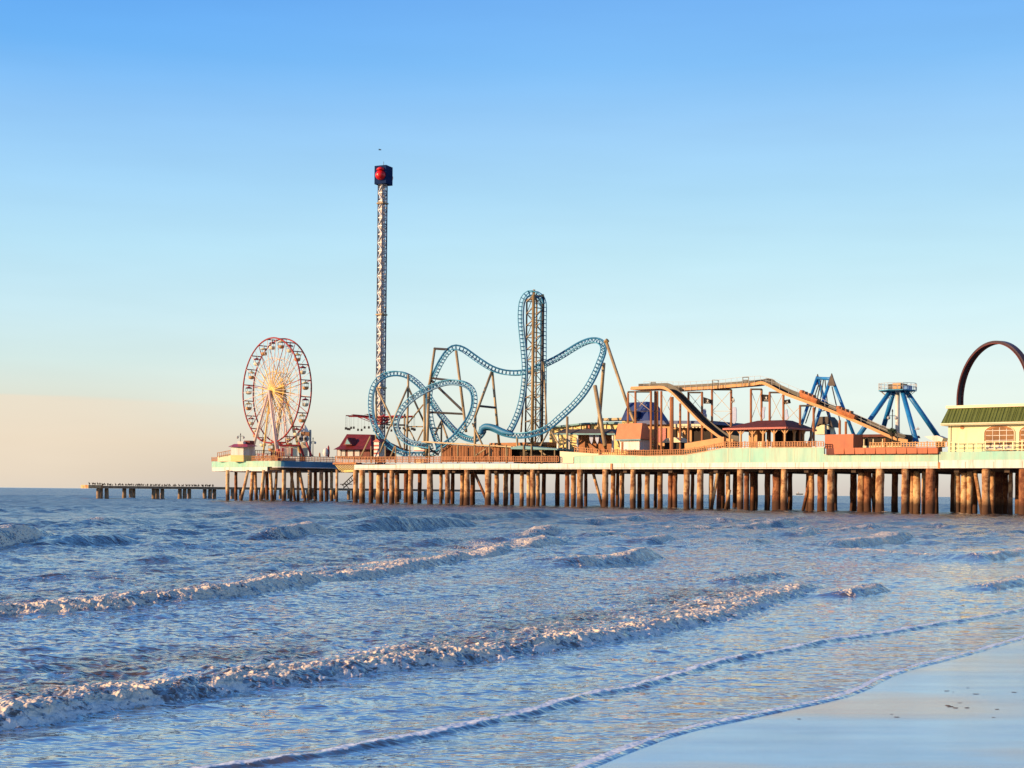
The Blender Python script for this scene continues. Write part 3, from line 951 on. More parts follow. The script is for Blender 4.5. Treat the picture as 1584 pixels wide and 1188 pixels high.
DEEPP = [(574, .6), (597, .5), (628, .6), (649, .55), (700, .5), (731, .6), (792, .5), (841, .5), (862, .55), (906, .4), (955, .4), (989, .5), (1014, .4), (1071, .4), (1117, .62), (1137, .5),
         (1164, .6), (1168, .6), (1187, .6), (1222, .5), (1250, .5), (1292, .4), (1320, .7), (1352, .4), (1384, .62), (1405, .5), (1447, .55), (1475, .55), (1508, .5), (1545, .75), (1553, .75), (1575, .6)]
for lst, d in ((FRONT, .9), (SECOND, 5.2)):
    for u, r, mt in lst:
        w = W(u, 770, d)
        PILE_XY.append((w.x, w.y))
        pts, rs = jitter_pile(w.x, w.y, -1.5, Z_BOT + (.06 if d < 2 else .09), r * 1.12)
        MB().tube(pts, rs, 12).build('pile', M[mt], pier, True)
for u, r in DEEPP:
    w = W(u, 770, random.choice((13.0, 20.0, 24.0)))
    pts, rs = jitter_pile(w.x, w.y, -1.5, Z_BOT + .09, r)
    MB().tube(pts, rs, 10).build('pile', M['pile_old'], pier, True)
for i in range(11):
    for d in (.9,):
        w = F(TZ(1583, 770, 0)[0] + 8.5 + i * 8.2, d, 0)
        pts, rs = jitter_pile(w.x, w.y, -1.5, Z_BOT + .06, .66)
        MB().tube(pts, rs, 10).build('pile', M['pile'], pier, True)
# raking piles
for (u0, v0), (u1, v1), d, mt in (((1110, 733), (1100, 790), 3.4, 'pile_pale'), ((735, 733), (752, 772), 3.0, 'pile_old'), ((1255, 733), (1242, 790), 8.0, 'pile_old'), ((918, 733), (930, 778), 7.5, 'pile'), ((1345, 733), (1354, 793), 7.0, 'pile'), ((1128, 760), (1122, 790), 4.2, 'pile_pale'), ((1509, 733), (1520, 800), 3.2, 'pile')):
    a, b = W(u0, v0, d), W(u1, v1, d)
    b2 = b + (b - a) * .25
    MB().tube([a + (a - b) * .08, (a + b) / 2, b2], .34, 10).build('raking_pile', M[mt], pier, True)

# parapet walls on the pier edge (painted pale green)
par = thing('parapet_wall', F(TZ(1100, 705, 0)[0], .1, Z_TOP), 'long weathered pale green parapet above the white edge beam, left of the step', 'wall')
seg = [((888, 706), (926, 707), (926, 716.4), (888, 716.4))]
t0 = TZ(888, 712, .05)[0]
outline = [(888, 705.2), (944, 704.2), (1000, 706.0), (1059, 704.6), (1090, 699.5), (1120, 693.6), (1274.6, 692.6), (1274.6, 703.8), (1451, 703.4)]
base = [TZ(u, v, .05) for u, v in outline]
poly = [F(t, .06, z) for t, z in base] + [F(base[-1][0], .06, Z_TOP + .004), F(base[0][0], .06, Z_TOP + .004)]
MB().prism(poly, B3 * .45).build('wall_panel', M['teal'], par)
cp = MB()
for (ta, za), (tb, zb) in zip(base[:-1], base[1:]):
    if abs(tb - ta) > .5:
        cp.hexa([F(ta, -.02, za + .003), F(tb, -.02, zb + .003), F(tb, .55, zb + .003), F(ta, .55, za + .003),
                 F(ta, -.02, za + .11), F(tb, -.02, zb + .11), F(tb, .55, zb + .11), F(ta, .55, za + .11)])
cp.build('coping', M['cream'], par)
for u in (1085, 1126, 1160, 1228, 1262, 1300, 1346, 1400):
    t = TZ(u, 705, .05)[0]
    top = np.interp(t, [b[0] for b in base], [b[1] for b in base])
    MB().fbox(t - .05, t + .05, .02, .06, Z_TOP + .02, top - .03).build('panel_joint', M['cream'], par)
par2 = MB().fbox(T_M + .12, T_R, -.2, .3, Z_TOP + .26, z_at(1500, 698.5, 0))
tag(par2.build('parapet_wall', M['teal'], None, False, F(T_M + 10, 0, Z_TOP)), 'short pale green parapet under the pale yellow building', 'wall')
blk = MB().pprism([(866, 716.4), (866, 698), (926, 702), (926, 707), (887, 707), (887, 716.4)], 1.2, 5)
tag(blk.build('concrete_ramp', M['cream'], None, False, W(895, 716, 1.2)), 'cream concrete ramp block behind the left end of the green parapet', 'ramp')


# ------------------------------------------------------------------ railings
def railing(pix_top, h_px, d, label, mt='wood', group=None, step=.55, name='railing'):
    """timber railing: top edge follows these pixels, h_px high"""
    tops = [TZ(u, v, d) for u, v in pix_top]
    zb = [TZ(u, v + h_px, d)[1] for u, v in pix_top]
    ts = [t for t, z in tops]
    r = thing(name, F(ts[0], d, zb[0]), label, 'railing', group)
    tp, bt, inf = MB(), MB(), MB()
    posts = MB()
    def at(t):
        return np.interp(t, ts, [z for _, z in tops]), np.interp(t, ts, zb)
    for (a, za), (b, zz) in zip(tops[:-1], tops[1:]):
        ba, bb = at(a)[1], at(b)[1]
        for mbs, oa, ob, hh in ((tp, za, zz, .14), (bt, ba + .28, bb + .28, .12), (bt, (za + ba) / 2 + .12, (zz + bb) / 2 + .12, .1)):
            mbs.hexa([F(a, d - .05, oa - hh), F(b, d - .05, ob - hh), F(b, d + .07, ob - hh), F(a, d + .07, oa - hh),
                      F(a, d - .05, oa), F(b, d - .05, ob), F(b, d + .07, ob), F(a, d + .07, oa)])
    n = max(2, int(abs(ts[-1] - ts[0]) / step))
    for i in range(n + 1):
        t = ts[0] + (ts[-1] - ts[0]) * i / n
        z1, z0 = at(t)
        if i % 4 == 0:
            MB().fbox(t - .09, t + .09, d - .07, d + .11, z0, z1 + .12).build('post', M[mt], r)
        else:
            inf.fbox(t - .11, t + .11, d - .02, d + .03, z0 + .16, z1 - .15)
    tp.build('top_rail', M[mt], r)
    bt.build('lower_rail', M[mt], r)
    inf.build('balusters', M[mt], r)
    return r


railing([(548, 706.5), (640, 706.3), (760, 706), (864, 705.6)], 9.6, .5, 'long rust-brown timber railing on the pier edge below the blue coaster', 'wood', None, .5)
railing([(889, 691), (926, 694.5)], 9.5, 1.4, 'short brown railing on the cream ramp block right of the coaster', 'wood2')
railing([(928, 695), (1000, 696.2), (1059, 694.5)], 9.8, .5, 'brown railing in front of the salmon-roofed kiosk', 'wood')
railing([(1059, 694.5), (1090, 690), (1120, 684)], 9.6, .5, 'sloping brown railing climbing the parapet beside the flume', 'wood2')
railing([(1122, 683.5), (1200, 683), (1274, 682.6)], 9.2, .5, 'brown railing on the green parapet before the red pavilion', 'wood2')
railing([(1346, 684.5), (1400, 684), (1466, 683)], 9, 2.6, 'pale timber railing above the long orange planter', 'tan')
railing([(1469, 683.5), (1530, 683), (1640, 681)], 15, .1, 'thin yellow-tinted railing along the front of the pale yellow building', 'palewall', None, 1.6)

# orange screens
t = MB().pbox(1276, 1320, 671.8, 693.6, 2.2, 6.5)
tag(t.build('screen_wall', M['orange'], None, False, W(1298, 693, 2.2)), 'plain orange screen wall right of the pavilion railing', 'wall')
pl = thing('planter_box', W(1370, 703, -.6), 'long low orange planter box overhanging the parapet', 'planter')
o = MB()
for i in range(10):
    ua, ub = 1289.5 + 16.1 * i, 1289.5 + 16.1 * (i + 1) - .25
    o.pprism([(ua + .2, 692.8 - .06 * i), (ub, 692.7 - .06 * i), (ub, 702.2 - .1 * i), (ua + 1.2, 702.5 - .1 * i)], -.75, -.3)
o.build('front_panel', M['orange'], pl)
MB().pprism([(1278, 703.5), (1278, 694), (1289, 692.9), (1450, 691.8), (1450.5, 702.6)], -.28, 2.0).build('planter_body', M['roofbrown'], pl)

# ------------------------------------------------------------------ round end platform
A_ = P(323, 728, 412); Bc = P(433, 728, 389); C_ = P(523, 728, 402)
plat = thing('end_platform', Vector((-62, 405, 0)), 'separate rounded pier head under the ferris wheel with pale green rim', 'pier head')
pa, pb, pc = [Vector((q.x, q.y)) for q in (A_, Bc, C_)]


def roundc(a, b, c, r, n=7):
    d1, d2 = (a - b).normalized(), (c - b).normalized()
    s, e = b + d1 * r, b + d2 * r
    return [s.lerp(b, t).lerp(b.lerp(e, t), t) for t in [i / n for i in range(n + 1)]]


pz_b, pz_t = P(380, 728.8, 400).z, P(380, 713.4, 400).z
pz_m = P(380, 722.3, 400).z
back = Vector((0.30, 0.95)) * 34
foot = [pa + (pb - pa).normalized() * 1.2 + Vector((.3, 1.2)), *[]]
ring2d = roundc(pa + back * .5, pa, pb, 3.0, 5) + roundc(pa, pb, pc, 5.0, 8) + [pc, pc + back, pa + back * .8 + Vector((4, 0))]


def slab(poly, z0, z1):
    return MB().prism([Vector((q.x, q.y, z0)) for q in poly], Vector((0, 0, z1 - z0)))


cen = sum((q for q in ring2d), Vector((0, 0))) / len(ring2d)
shr = lambda k: [q + (cen - q).normalized() * k for q in ring2d]
bound = 0
rl = roundc(pa + back * .5, pa, pb, 3.0, 5)
rr_ = roundc(pa, pb, pc, 5.0, 8)
slab(rl + rr_[:5] + [rr_[4] + back * .6, pa + back * .9], pz_m, pz_t).build('rim_panel', M['teal'], plat)
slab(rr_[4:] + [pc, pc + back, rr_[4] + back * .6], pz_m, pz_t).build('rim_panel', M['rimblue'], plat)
half = roundc(pa + back * .5, pa, pb, 3.0, 5)
cut = pb + (pa - pb) * .17
slab([q + (cen - q).normalized() * .12 for q in half] + [cut + (cen - cut).normalized() * .12, cut + back * .9, pa + back * .9], pz_b, pz_m - .004).build('edge_beam', M['white'], plat)
slab(shr(1.2), pz_b + .25, pz_m - .006).build('deck_beam', M['beam'], plat)
strip = [cut, pb, pc]
MB().tube([Vector((q.x, q.y, pz_m - .12)) + Vector((0, -.05, 0)) for q in roundc(cut, pb, pc, 3.4, 6) + [pc]], .16, 6).build('edge_strip', M['white'], plat)


def ppile(u, d_, r, mt, u_top=None):
    b = P(u, 770, d_)
    tpt = P(u_top if u_top else u, 730, d_)
    dx = (b.x - tpt.x)
    z1 = pz_b + .3
    PILE_XY.append((b.x, b.y))
    pts, rs = jitter_pile(tpt.x, tpt.y, -1.5, z1, r, (dx * 1.18, 0))
    MB().tube(pts, rs, 10).build('pile', M[mt], plat, True)


for u, d_, r, mt, ut in ((352, 404, .52, 'pile_pale', None), (373, 398, .42, 'pile_pale', 384), (388, 400, .5, 'pile_pale', 391), (396, 404, .42, 'pile', 395), (404, 394, .5, 'pile_pale', 408.5),
                         (421, 397, .45, 'pile_pale', 418), (425, 402, .4, 'pile', 428), (439, 391, .52, 'pile_pale', None), (450, 399, .4, 'pile', 452), (456, 405, .4, 'pile', 450), (461, 400, .42, 'pile_pale', None),
                         (472, 396, .42, 'pile', 463), (477, 393, .34, 'pile_pale', 478), (497, 396, .55, 'pile', None), (505, 408, .5, 'pile_old', None), (513, 404, .45, 'pile_pale', None), (440, 416, .5, 'pile_old', None),
                         (413, 418, .5, 'pile_old', None), (365, 420, .45, 'pile_old', None), (488, 420, .5, 'pile_old', None), (480, 424, .5, 'pile_old', None)):
    ppile(u, d_, r, mt, ut)
MB().tube(*(lambda p, b: ([Vector((p.x, p.y, -1.5)), Vector((p.x, p.y, pz_m - .6))], .38, 10))(P(521, 760, 392), 0)).build('mooring_pile', M['pile_pale'], plat, True)


def free_box(u0, u1, v0, v1, D0, D1, rot=0.0):
    """upright box, front face between these pixels at depth D0, turned about its front left corner"""
    a, b = P(u0, v1, D0), P(u1, v1, D0)
    z0, z1 = P((u0 + u1) / 2, v1, D0).z, P((u0 + u1) / 2, v0, D0).z
    w = b.x - a.x
    L = D1 - D0
    c, s = math.cos(rot), math.sin(rot)
    base = [(0, 0), (w, 0), (w, L), (0, L)]
    pts = [(a.x + x * c - y * s, a.y + x * s + y * c) for x, y in base]
    return MB().hexa([(x, y, z0) for x, y in pts] + [(x, y, z1) for x, y in pts])


def line_railing(pts_uvD, h, label, mt, name='railing', step=.6):
    ps = [P(u, v, D) for u, v, D in pts_uvD]
    r = thing(name, ps[0] - Vector((0, 0, h)), label, 'railing')
    tp, inf = MB(), MB()
    k = 0
    for a, b in zip(ps[:-1], ps[1:]):
        tp.bar(a, b, .09)
        tp.bar(a - Vector((0, 0, h - .25)), b - Vector((0, 0, h - .25)), .08)
        n = max(1, int((b - a).length / step))
        for i in range(n + 1):
            q = a.lerp(b, i / n)
            if i % 4 == 0:
                MB().bar(q - Vector((0, 0, h)), q + Vector((0, 0, .12)), .1).build('post', M[mt], r)
            else:
                inf.bar(q - Vector((0, 0, h - .15)), q - Vector((0, 0, .06)), .085, 4)
    tp.build('rails', M[mt], r)
    inf.build('balusters', M[mt], r)
    return r


def plat_edge(frac):          # 0 left corner .. 1 front corner .. 2 right end, just inside the rim
    q = pa.lerp(pb, frac) if frac <= 1 else pb.lerp(pc, frac - 1)
    q = q + (cen - q).normalized() * .5
    return q


def edge_rail(fr, h, label, mt, z=None):
    ps = [plat_edge(f) for f in fr]
    z = z or pz_t
    r = thing('railing', Vector((ps[0].x, ps[0].y, z)), label, 'railing')
    tp, inf = MB(), MB()
    for a, b in zip(ps[:-1], ps[1:]):
        A, B = Vector((a.x, a.y, z)), Vector((b.x, b.y, z))
        for hh in (h, h * .55, .25):
            tp.bar(A + Vector((0, 0, hh)), B + Vector((0, 0, hh)), .08)
        n = max(2, int((B - A).length / .5))
        for i in range(n + 1):
            q = A.lerp(B, i / n)
            if i % 4 == 0:
                MB().bar(q, q + Vector((0, 0, h + .15)), .1).build('post', M[mt], r)
            else:
                inf.bar(q + Vector((0, 0, .12)), q + Vector((0, 0, h - .08)), .10, 4)
    tp.build('rails', M[mt], r)
    inf.build('balusters', M[mt], r)


edge_rail([.02, .28], 1.15, 'short low orange railing at the far left tip of the pier head', 'wood2')
edge_rail([.60, .80, .97], 1.35, 'sunlit orange railing right of the white booth on the pier head', 'wood2')
edge_rail([1.03, 1.5, 1.98], 1.35, 'shaded dark brown railing under the ferris wheel', 'wood')
rp = MB().prism([P(336.5, 714, 407), P(336.5, 706.5, 407), P(357, 702.5, 405), P(357, 714, 405)], Vector((.6, 2.6, 0)))
tag(rp.build('access_ramp', M['cream'], None, False, P(346, 714, 406)), 'cream access ramp left of the white booth', 'ramp')
line_railing([(336.5, 700.5, 406.5), (357, 696.6, 404.5)], 1.25, 'orange railing of the access ramp left of the white booth', 'wood2')
line_railing([(395, 696.5, 402), (419, 697.0, 400), (440, 699.5, 398)], 1.9, 'upper orange queue fence between the booth and the wheel legs', 'wood2')
bt = thing('white_booth', P(368, 714, 398), 'white booth with red roof on the pier head, left of the wheel', 'booth')
bt_rot = R(-40)
free_box(357, 379.6, 690, 704, 401, 407, bt_rot * .55).build('wall', M['white'], bt)
free_box(356.7, 379.9, 704.05, 714, 401, 407, bt_rot * .55).build('base_wall', M['yellow'], bt)
rf = MB()
e0 = [P(352.5, 691.2, 401), P(383, 691.2, 396), P(399, 690.4, 404), P(366, 690.4, 409)]
t0_ = [P(362, 686.8, 403), P(382, 686.8, 399.5), P(390, 686.5, 403), P(372, 686.5, 406)]
rf.hexa(e0 + t0_)
rf.build('roof', M['red'], bt)
cub = free_box(367.5, 377, 683, 687, 401.5, 404, bt_rot * .5)
cub.build('roof_unit', M['white'], bt)
cb2 = free_box(377.5, 387.5, 681.5, 687, 402.5, 405, bt_rot * .5)
cb2.build('roof_unit', M['roofred'], bt)


# ------------------------------------------------------------------ ferris wheel
def ferris():
    D = 411.0
    px = D / FPX
    c = P(427.5, 604.5, D)
    Rw = 81.0 * px
    ax = Vector((-math.sin(R(47.5)), -math.cos(R(47.5)), 0))        # towards the camera, to the left
    wv = Vector((ax.y * -1, ax.x, 0)); wv = Vector((math.cos(R(47.5)), -math.sin(R(47.5)), 0))
    up = Vector((0, 0, 1))
    hl = 8.0 * px / .849
    base_z = pz_t
    root = thing('ferris_wheel', Vector((c.x, c.y, base_z)), 'tall ferris wheel with red rims and golden hub on the pier head', 'ferris wheel')

    def rp(th, r, s):
        return c + ax * s + wv * (math.cos(th) * r) + up * (math.sin(th) * r)
    for s in (hl, -hl):
        rim = MB()
        rim.tube([rp(2 * math.pi * i / 72, Rw, s) for i in range(72)], .22, 6, closed=True)
        rim.build('rim', M['rim_red'], root, True)
        ins = MB()
        ins.tube([rp(2 * math.pi * i / 60, Rw * .62, s * .8) for i in range(60)], .07, 4, closed=True)
        ins.tube([rp(2 * math.pi * i / 60, Rw * .36, s * .7) for i in range(60)], .10, 4, closed=True)
        ins.build('inner_ring', M['yellow_spoke'], root)
        for i in range(20):
            th = 2 * math.pi * (i + .5) / 20
            hub = rp(th, 1.1, s * 1.0)
            mid = rp(th, Rw * .46, s * 1.0)
            sp_ = MB().bar(hub, mid, .15, 5).build('spoke', M['yellow_spoke'], root)
            MB().bar(mid, rp(th, Rw, s), .10, 5).build('outer_rod', M['rim_red'] if i % 3 == 0 else M['white_spoke'], sp_)
    lace = MB()
    for i in range(20):
        th = 2 * math.pi * (i + .5) / 20
        th2 = 2 * math.pi * (i + 1.5) / 20
        lace.bar(rp(th, Rw * .62, hl * .8), rp(th2, Rw * .62, -hl * .8), .045, 4)
        lace.bar(rp(th, Rw * .36, hl * .7), rp(th, Rw * .36, -hl * .7), .07, 4)
        lace.bar(rp(th, Rw * .30, hl), rp(th2, Rw * .52, -hl), .05, 4)
        tm_ = 2 * math.pi * (i + 1) / 20
        for s in (hl, -hl):
            lace.bar(rp(tm_, 1.1, s), rp(tm_, Rw, s), .06, 4)
    lace.build('cross_bracing', M['white_spoke'], root)
    for i in range(20):
        th = 2 * math.pi * (i + .5) / 20
        MB().bar(rp(th, Rw * .995, hl), rp(th, Rw * .995, -hl), .16, 5).build('rim_tie', M['rim_red'], root)
    # hub
    hb = MB()
    hb.tube([c + ax * hl * 1.25, c + ax * hl * 1.0, c + ax * hl * .9, c - ax * hl * .9, c - ax * hl * 1.05, c - ax * hl * 1.3], [.4, .6, 1.15, 1.15, .8, .5], 14)
    hb.build('hub', M['yellow_spoke'], root, True)
    for s in (1, -1):
        MB().tube([c + ax * hl * .95 * s, c + ax * hl * .99 * s], 1.9, 16).build('hub_plate', M['yellow_spoke'], root)
    MB().tube([c - ax * (hl * 1.31), c - ax * (hl * 1.55)], [1.0, 1.0], 14).build('drive_motor', M['steel_dark'], root, True)
    # legs
    for s in (1, -1):
        apex = c + ax * (hl * 1.45 * s)
        for k in (-1, 1):
            ft = Vector((c.x, c.y, base_z)) + ax * (s * (hl * 1.45 + 1.6)) + wv * (k * 7.6)
            MB().tube([apex, ft], [.34, .46], 8).build('support_leg', M['white_spoke'] if s > 0 else M['yellow'], root, True)
            ft2 = Vector((c.x, c.y, base_z)) + ax * (s * (hl * .9)) + wv * (k * 4.6)
            MB().tube([c + ax * (hl * 1.15 * s), ft2], [.22, .32], 8).build('brace_leg', M['yellow'] if k < 0 else M['white_spoke'], root, True)
            MB().fbox
            MB().rev((ft.x, ft.y, base_z), [(.95, 0), (.9, 2.2), (.6, 3.6)], 8).build('leg_foot', M['red'], root)
    # gondolas
    for i in range(20):
        th = 2 * math.pi * (i + .5) / 20
        h = rp(th, Rw * .99, 0)
        if h.z - 2.8 < base_z + .3:
            continue
        cx, cy, cz = h.x, h.y, h.z
        tub = MB().rev((cx, cy, cz - 2.75), [(.45, 0), (.82, .22), (.96, .85), (.9, .9)], 12).build('gondola', M['cream'] if i % 2 else M['tan'], root, True)
        MB().rev((cx, cy, cz - .95), [(1.02, 0), (.95, .15), (.12, .55)], 12).build('canopy', M['red'] if i % 2 else M['yellow'], tub)
        hg = MB()
        for a in range(4):
            an = a * math.pi / 2 + .6
            hg.bar((cx + .95 * math.cos(an), cy + .95 * math.sin(an), cz - 1.9), (cx + .95 * math.cos(an), cy + .95 * math.sin(an), cz - .9), .05, 4)
        hg.bar((cx, cy, cz - .4), (cx, cy, cz), .12, 5)
        hg.rev((cx, cy, cz - 1.0), [(1.0, 0), (1.0, .06)], 12)
        hg.build('hanger', M['steel_dark'], tub)
    # loading deck and its red frames
    dk = MB()
    for k in range(-3, 4):
        a = Vector((c.x, c.y, base_z)) + wv * (k * 2.2) + ax * 2.8
        dk.bar(a, a + up * (2.3 + .5 * (k % 2)), .16, 5)
    for k in range(-3, 3):
        a = Vector((c.x, c.y, base_z)) + wv * (k * 2.2) + ax * 2.8
        b = a + wv * 2.2
        dk.bar(a + up * .3, b + up * 2.4, .09, 4)
        dk.bar(a + up * 2.3, b + up * 2.4, .12, 4)
    dk.build('station_frame', M['red'], root)
    sd = MB()
    p1 = Vector((c.x, c.y, base_z)) + ax * .2
    q = [p1 - wv * 6.5 + ax * 1.8, p1 + wv * 7.5 + ax * 1.8, p1 + wv * 7.5 - ax * 2.2, p1 - wv * 6.5 - ax * 2.2]
    sd.hexa([a + up * .02 for a in q] + [a + up * .95 for a in q])
    sd.build('loading_deck', M['white_spoke'], root)


ferris()

# things round the foot of the wheel
k = thing('ticket_kiosk', P(471, 706, 404), 'tall kiosk with a white pointed tent roof and round speakers right of the wheel', 'kiosk')
kc = P(471, 706, 404)
kz = lambda v: P(471, v, 404).z
MB().rev((kc.x, kc.y, kz(668)), [(1.35, 0), (1.2, .15), (.55, 1.3), (.1, 2.0)], 8).build('tent_roof', M['white'], k)
free_box(465, 478, 668.3, 674.5, 403, 405.5).build('fascia', M['wood2'], k)
free_box(478, 480.6, 664.8, 706, 404.5, 405.5).build('pillar', M['grey'], k)
for u in (464.6, 472.6):
    w = P(u, 678.5, 402.6)
    MB().tube([w, w + Vector((0, .9, 0))], .9, 14).build('round_speaker', M['grey'], k, True)
    MB().tube([w + Vector((0, -.02, 0)), w + Vector((0, -.12, 0))], .42, 12).build('speaker_cone', M['black'], k)
for u in (462, 474):
    a, b = P(u, 684, 403), P(u + 7.5, 705, 401)
    MB().tube([a, b], [.3, .36], 6).build('slanting_leg', M['red'], k)
free_box(465.5, 475, 684, 706, 403.6, 405).build('screen_panel', M['cream'], k)
for i, (u, v0, v1, w_, mt, lab, nm, cat) in enumerate(((504, 693, 706, 1.0, 'white', 'small folded white parasol beside the dark railing', 'folded_parasol', 'parasol'),
                                                  (508, 689, 707, .42, 'red', 'tall folded red parasol beside the dark railing', 'folded_parasol', 'parasol'),
                                                  (494.5, 700, 707, .3, 'wood', 'small dark bollard on the pier head, left of the red parasol', 'bollard', 'bollard'))):
    w = P(u, v1, 401)
    h = P(u, v0, 401).z - w.z
    MB_ = MB().rev((w.x, w.y, w.z), [(w_ * .55, 0), (w_ * .6, h * .1), (w_ * .9, h * .35), (w_ * .7, h * .8), (w_ * .2, h)], 10)
    ob = MB_.build(nm, M[mt], None, True, w)
    tag(ob, lab, cat)
for u, D_, lab in ((441, 400, 'red and white striped loading hut left under the wheel'), (455, 399, 'pale loading hut with red band right under the wheel')):
    hut = thing('loading_hut', P(u, 707, D_), lab, 'hut')
    free_box(u - 8, u + 5, 690, 706, D_, D_ + 3, R(8)).build('wall', M['cream'] if u > 450 else M['white_spoke'], hut)
    free_box(u - 9, u + 6, 687.5, 690.2, D_ - .5, D_ + 3.4, R(8)).build('roof', M['red'], hut)
    free_box(u - 5, u - 2.5, 693, 706, D_ - .15, D_ + .2, R(8)).build('door', M['red'], hut)


def lamp_post(base, h, n, label, spread=1.0):
    r = thing('street_lamp', base, label, 'street lamp')
    MB().tube([base, base + Vector((0, 0, .7)), base + Vector((0, 0, h))], [.2, .12, .08], 8).build('post', M['steel_dark'], r, True)
    ar = MB()
    ar.bar(base + Vector((-spread, 0, h * .86)), base + Vector((spread, 0, h * .86)), .06)
    ar.rev(base + Vector((0, 0, h - .1)), [(.1, 0), (.16, .2), (.03, .6)], 8)
    ar.build('cross_arm', M['steel_dark'], r)
    for s in (-1, 1):
        MB().rev(base + Vector((s * spread, 0, h * .86 - .75)), [(.06, 0), (.3, .15), (.34, .4), (.15, .7)], 10).build('globe', M['grey'], r, True)
    return r


b = P(372, 687, 404); lamp_post(b, P(372, 672.5, 404).z - b.z, 2, 'double-globe street lamp behind the white booth roof', .85)
b = P(484, 706, 405); lamp_post(b, P(484, 679, 405).z - b.z, 2, 'double-globe street lamp right of the tent-roofed kiosk', .6)

# ------------------------------------------------------------------ gangway between pier and pier head
gw = thing('gangway', P(535, 722, 380), 'slatted timber gangway with open steps joining pier head and main pier', 'gangway')
o = MB()
a0, a1 = P(518, 716, 396), P(552, 716.5, 372)
for i in range(14):
    f = i / 13
    q = a0.lerp(a1, f)
    o.bar(q + Vector((0, 0, -.3)), q + Vector((1.9, -.8, -2.6)), .13, 4)
o.build('slats', M['yellow'], gw)
MB().tube([P(516, 717, 396), P(552, 717, 371)], .3, 6).build('top_beam', M['wood2'], gw)
MB().tube([P(533, 729, 388), P(552, 728.6, 373)], .3, 6).build('low_beam', M['yellow'], gw)
MB().prism([P(516, 716, 397), P(552, 716, 373), P(560, 716, 379), P(522, 716, 403)], Vector((0, 0, -.4))).build('walkway', M['beam'], gw)
o = MB()
o.bar(P(529, 751, 392), P(550, 731, 392), .15); o.bar(P(531, 755, 393), P(553, 737, 393), .15)
for i in range(7):
    f = (i + .5) / 7
    o.bar(P(529, 751, 392).lerp(P(550, 731, 392), f), P(531, 755, 393).lerp(P(553, 737, 393), f), .1, 4)
o.bar(P(526, 749, 392), P(545, 749, 392), .12); o.bar(P(534, 749, 392), P(541, 757, 392), .12)
o.build('ladder_steps', M['steel_dark'], gw)
railing([(519, 705.8), (535, 706.2), (547, 706.5)], 10, .4, 'short orange railing on the gangway between pier head and pier', 'wood2')

# ------------------------------------------------------------------ ruined concrete pier behind, with birds
ru = thing('ruined_pier', Vector((-110, 440, 0)), 'low ruined concrete pier stub far out, birds perched along it', 'pier')
def rud(u):
    return 424 + (u - 138) * .17
za = P(150, 750.3, rud(150)).z
ra, rb_ = P(138, 750, rud(138)), P(745, 750, rud(745))
dirr = Vector((rb_.x - ra.x, rb_.y - ra.y, 0)).normalized()
nr = Vector((-dirr.y, dirr.x, 0))
th_ = 5.2 * rud(150) / FPX
q0, q1 = Vector((ra.x, ra.y, za - th_)), Vector((rb_.x, rb_.y, za - th_))
MB().hexa([q0 + dirr * 4.5, q1, q1 + nr * 4, q0 + nr * 4 + dirr * 4.5] + [q + Vector((0, 0, th_ * .8)) for q in (q0 + dirr * 4.5, q1, q1 + nr * 4, q0 + nr * 4 + dirr * 4.5)]).build('deck', M['ruin'], ru)
MB().hexa([q0 - dirr * .3, q0 + dirr * 4.4, q0 + nr * 5 + dirr * 4.4, q0 + nr * 5 - dirr * .3] + [q + Vector((0, 0, th_)) for q in (q0 - dirr * .3, q0 + dirr * 4.4, q0 + nr * 5 + dirr * 4.4, q0 + nr * 5 - dirr * .3)]).build('end_block', M['pile_pale'], ru)
for uc in (160, 201, 241.5, 281.5, 319.5, 358, 395, 432, 468, 503, 540, 578, 616, 655, 692):
    for du in (-7, 0, 7):
        u = uc + du + random.uniform(-.6, .6)
        f = (P(u, 760, rud(u)) - ra).dot(dirr)
        q = q0 + dirr * f + nr * random.uniform(.6, 2.5)
        pts, rs = jitter_pile(q.x, q.y, -1.5, za - th_ + .02, .62)
        MB().tube(pts, rs, 8).build('pile', M['ruin'], ru, True)
bird0 = None
bm = MB()
bm.tube([(-.34, 0, .28), (-.16, 0, .34), (.08, 0, .46), (.2, 0, .62), (.24, 0, .78), (.34, 0, .80)], [.05, .15, .19, .11, .09, .04], 7)
bm.bar((0, .06, 0), (.02, .06, .34), .03, 4); bm.bar((0, -.06, 0), (.02, -.06, .34), .03, 4)
bird0 = bm.build('perched_bird', M['bird'], None, True)
uu = 141.0
first = True
while uu < 324:
    f = (P(uu, 760, rud(uu)) - ra).dot(dirr)
    q = q0 + dirr * f + nr * random.uniform(.3, 2.2)
    ob = bird0 if first else bird0.copy()
    if not first:
        COL.objects.link(ob)
    first = False
    ob.location = (q.x, q.y, za - th_ * (0.2 if uu > 158 else 0) + .0)
    ob.rotation_euler = (0, 0, random.uniform(0, 6.28))
    s = random.uniform(.7, 1.05)
    ob.scale = (s, s, s)
    tag(ob, 'dark seabird perched in the long row on the ruined pier', 'bird', 'seabirds perched on the ruined pier')
    uu += random.uniform(1.0, 2.7)

# ------------------------------------------------------------------ red roofed pavilion left of the coaster
def wpix(lst, d):
    return [W(u, v, d) for u, v in lst]


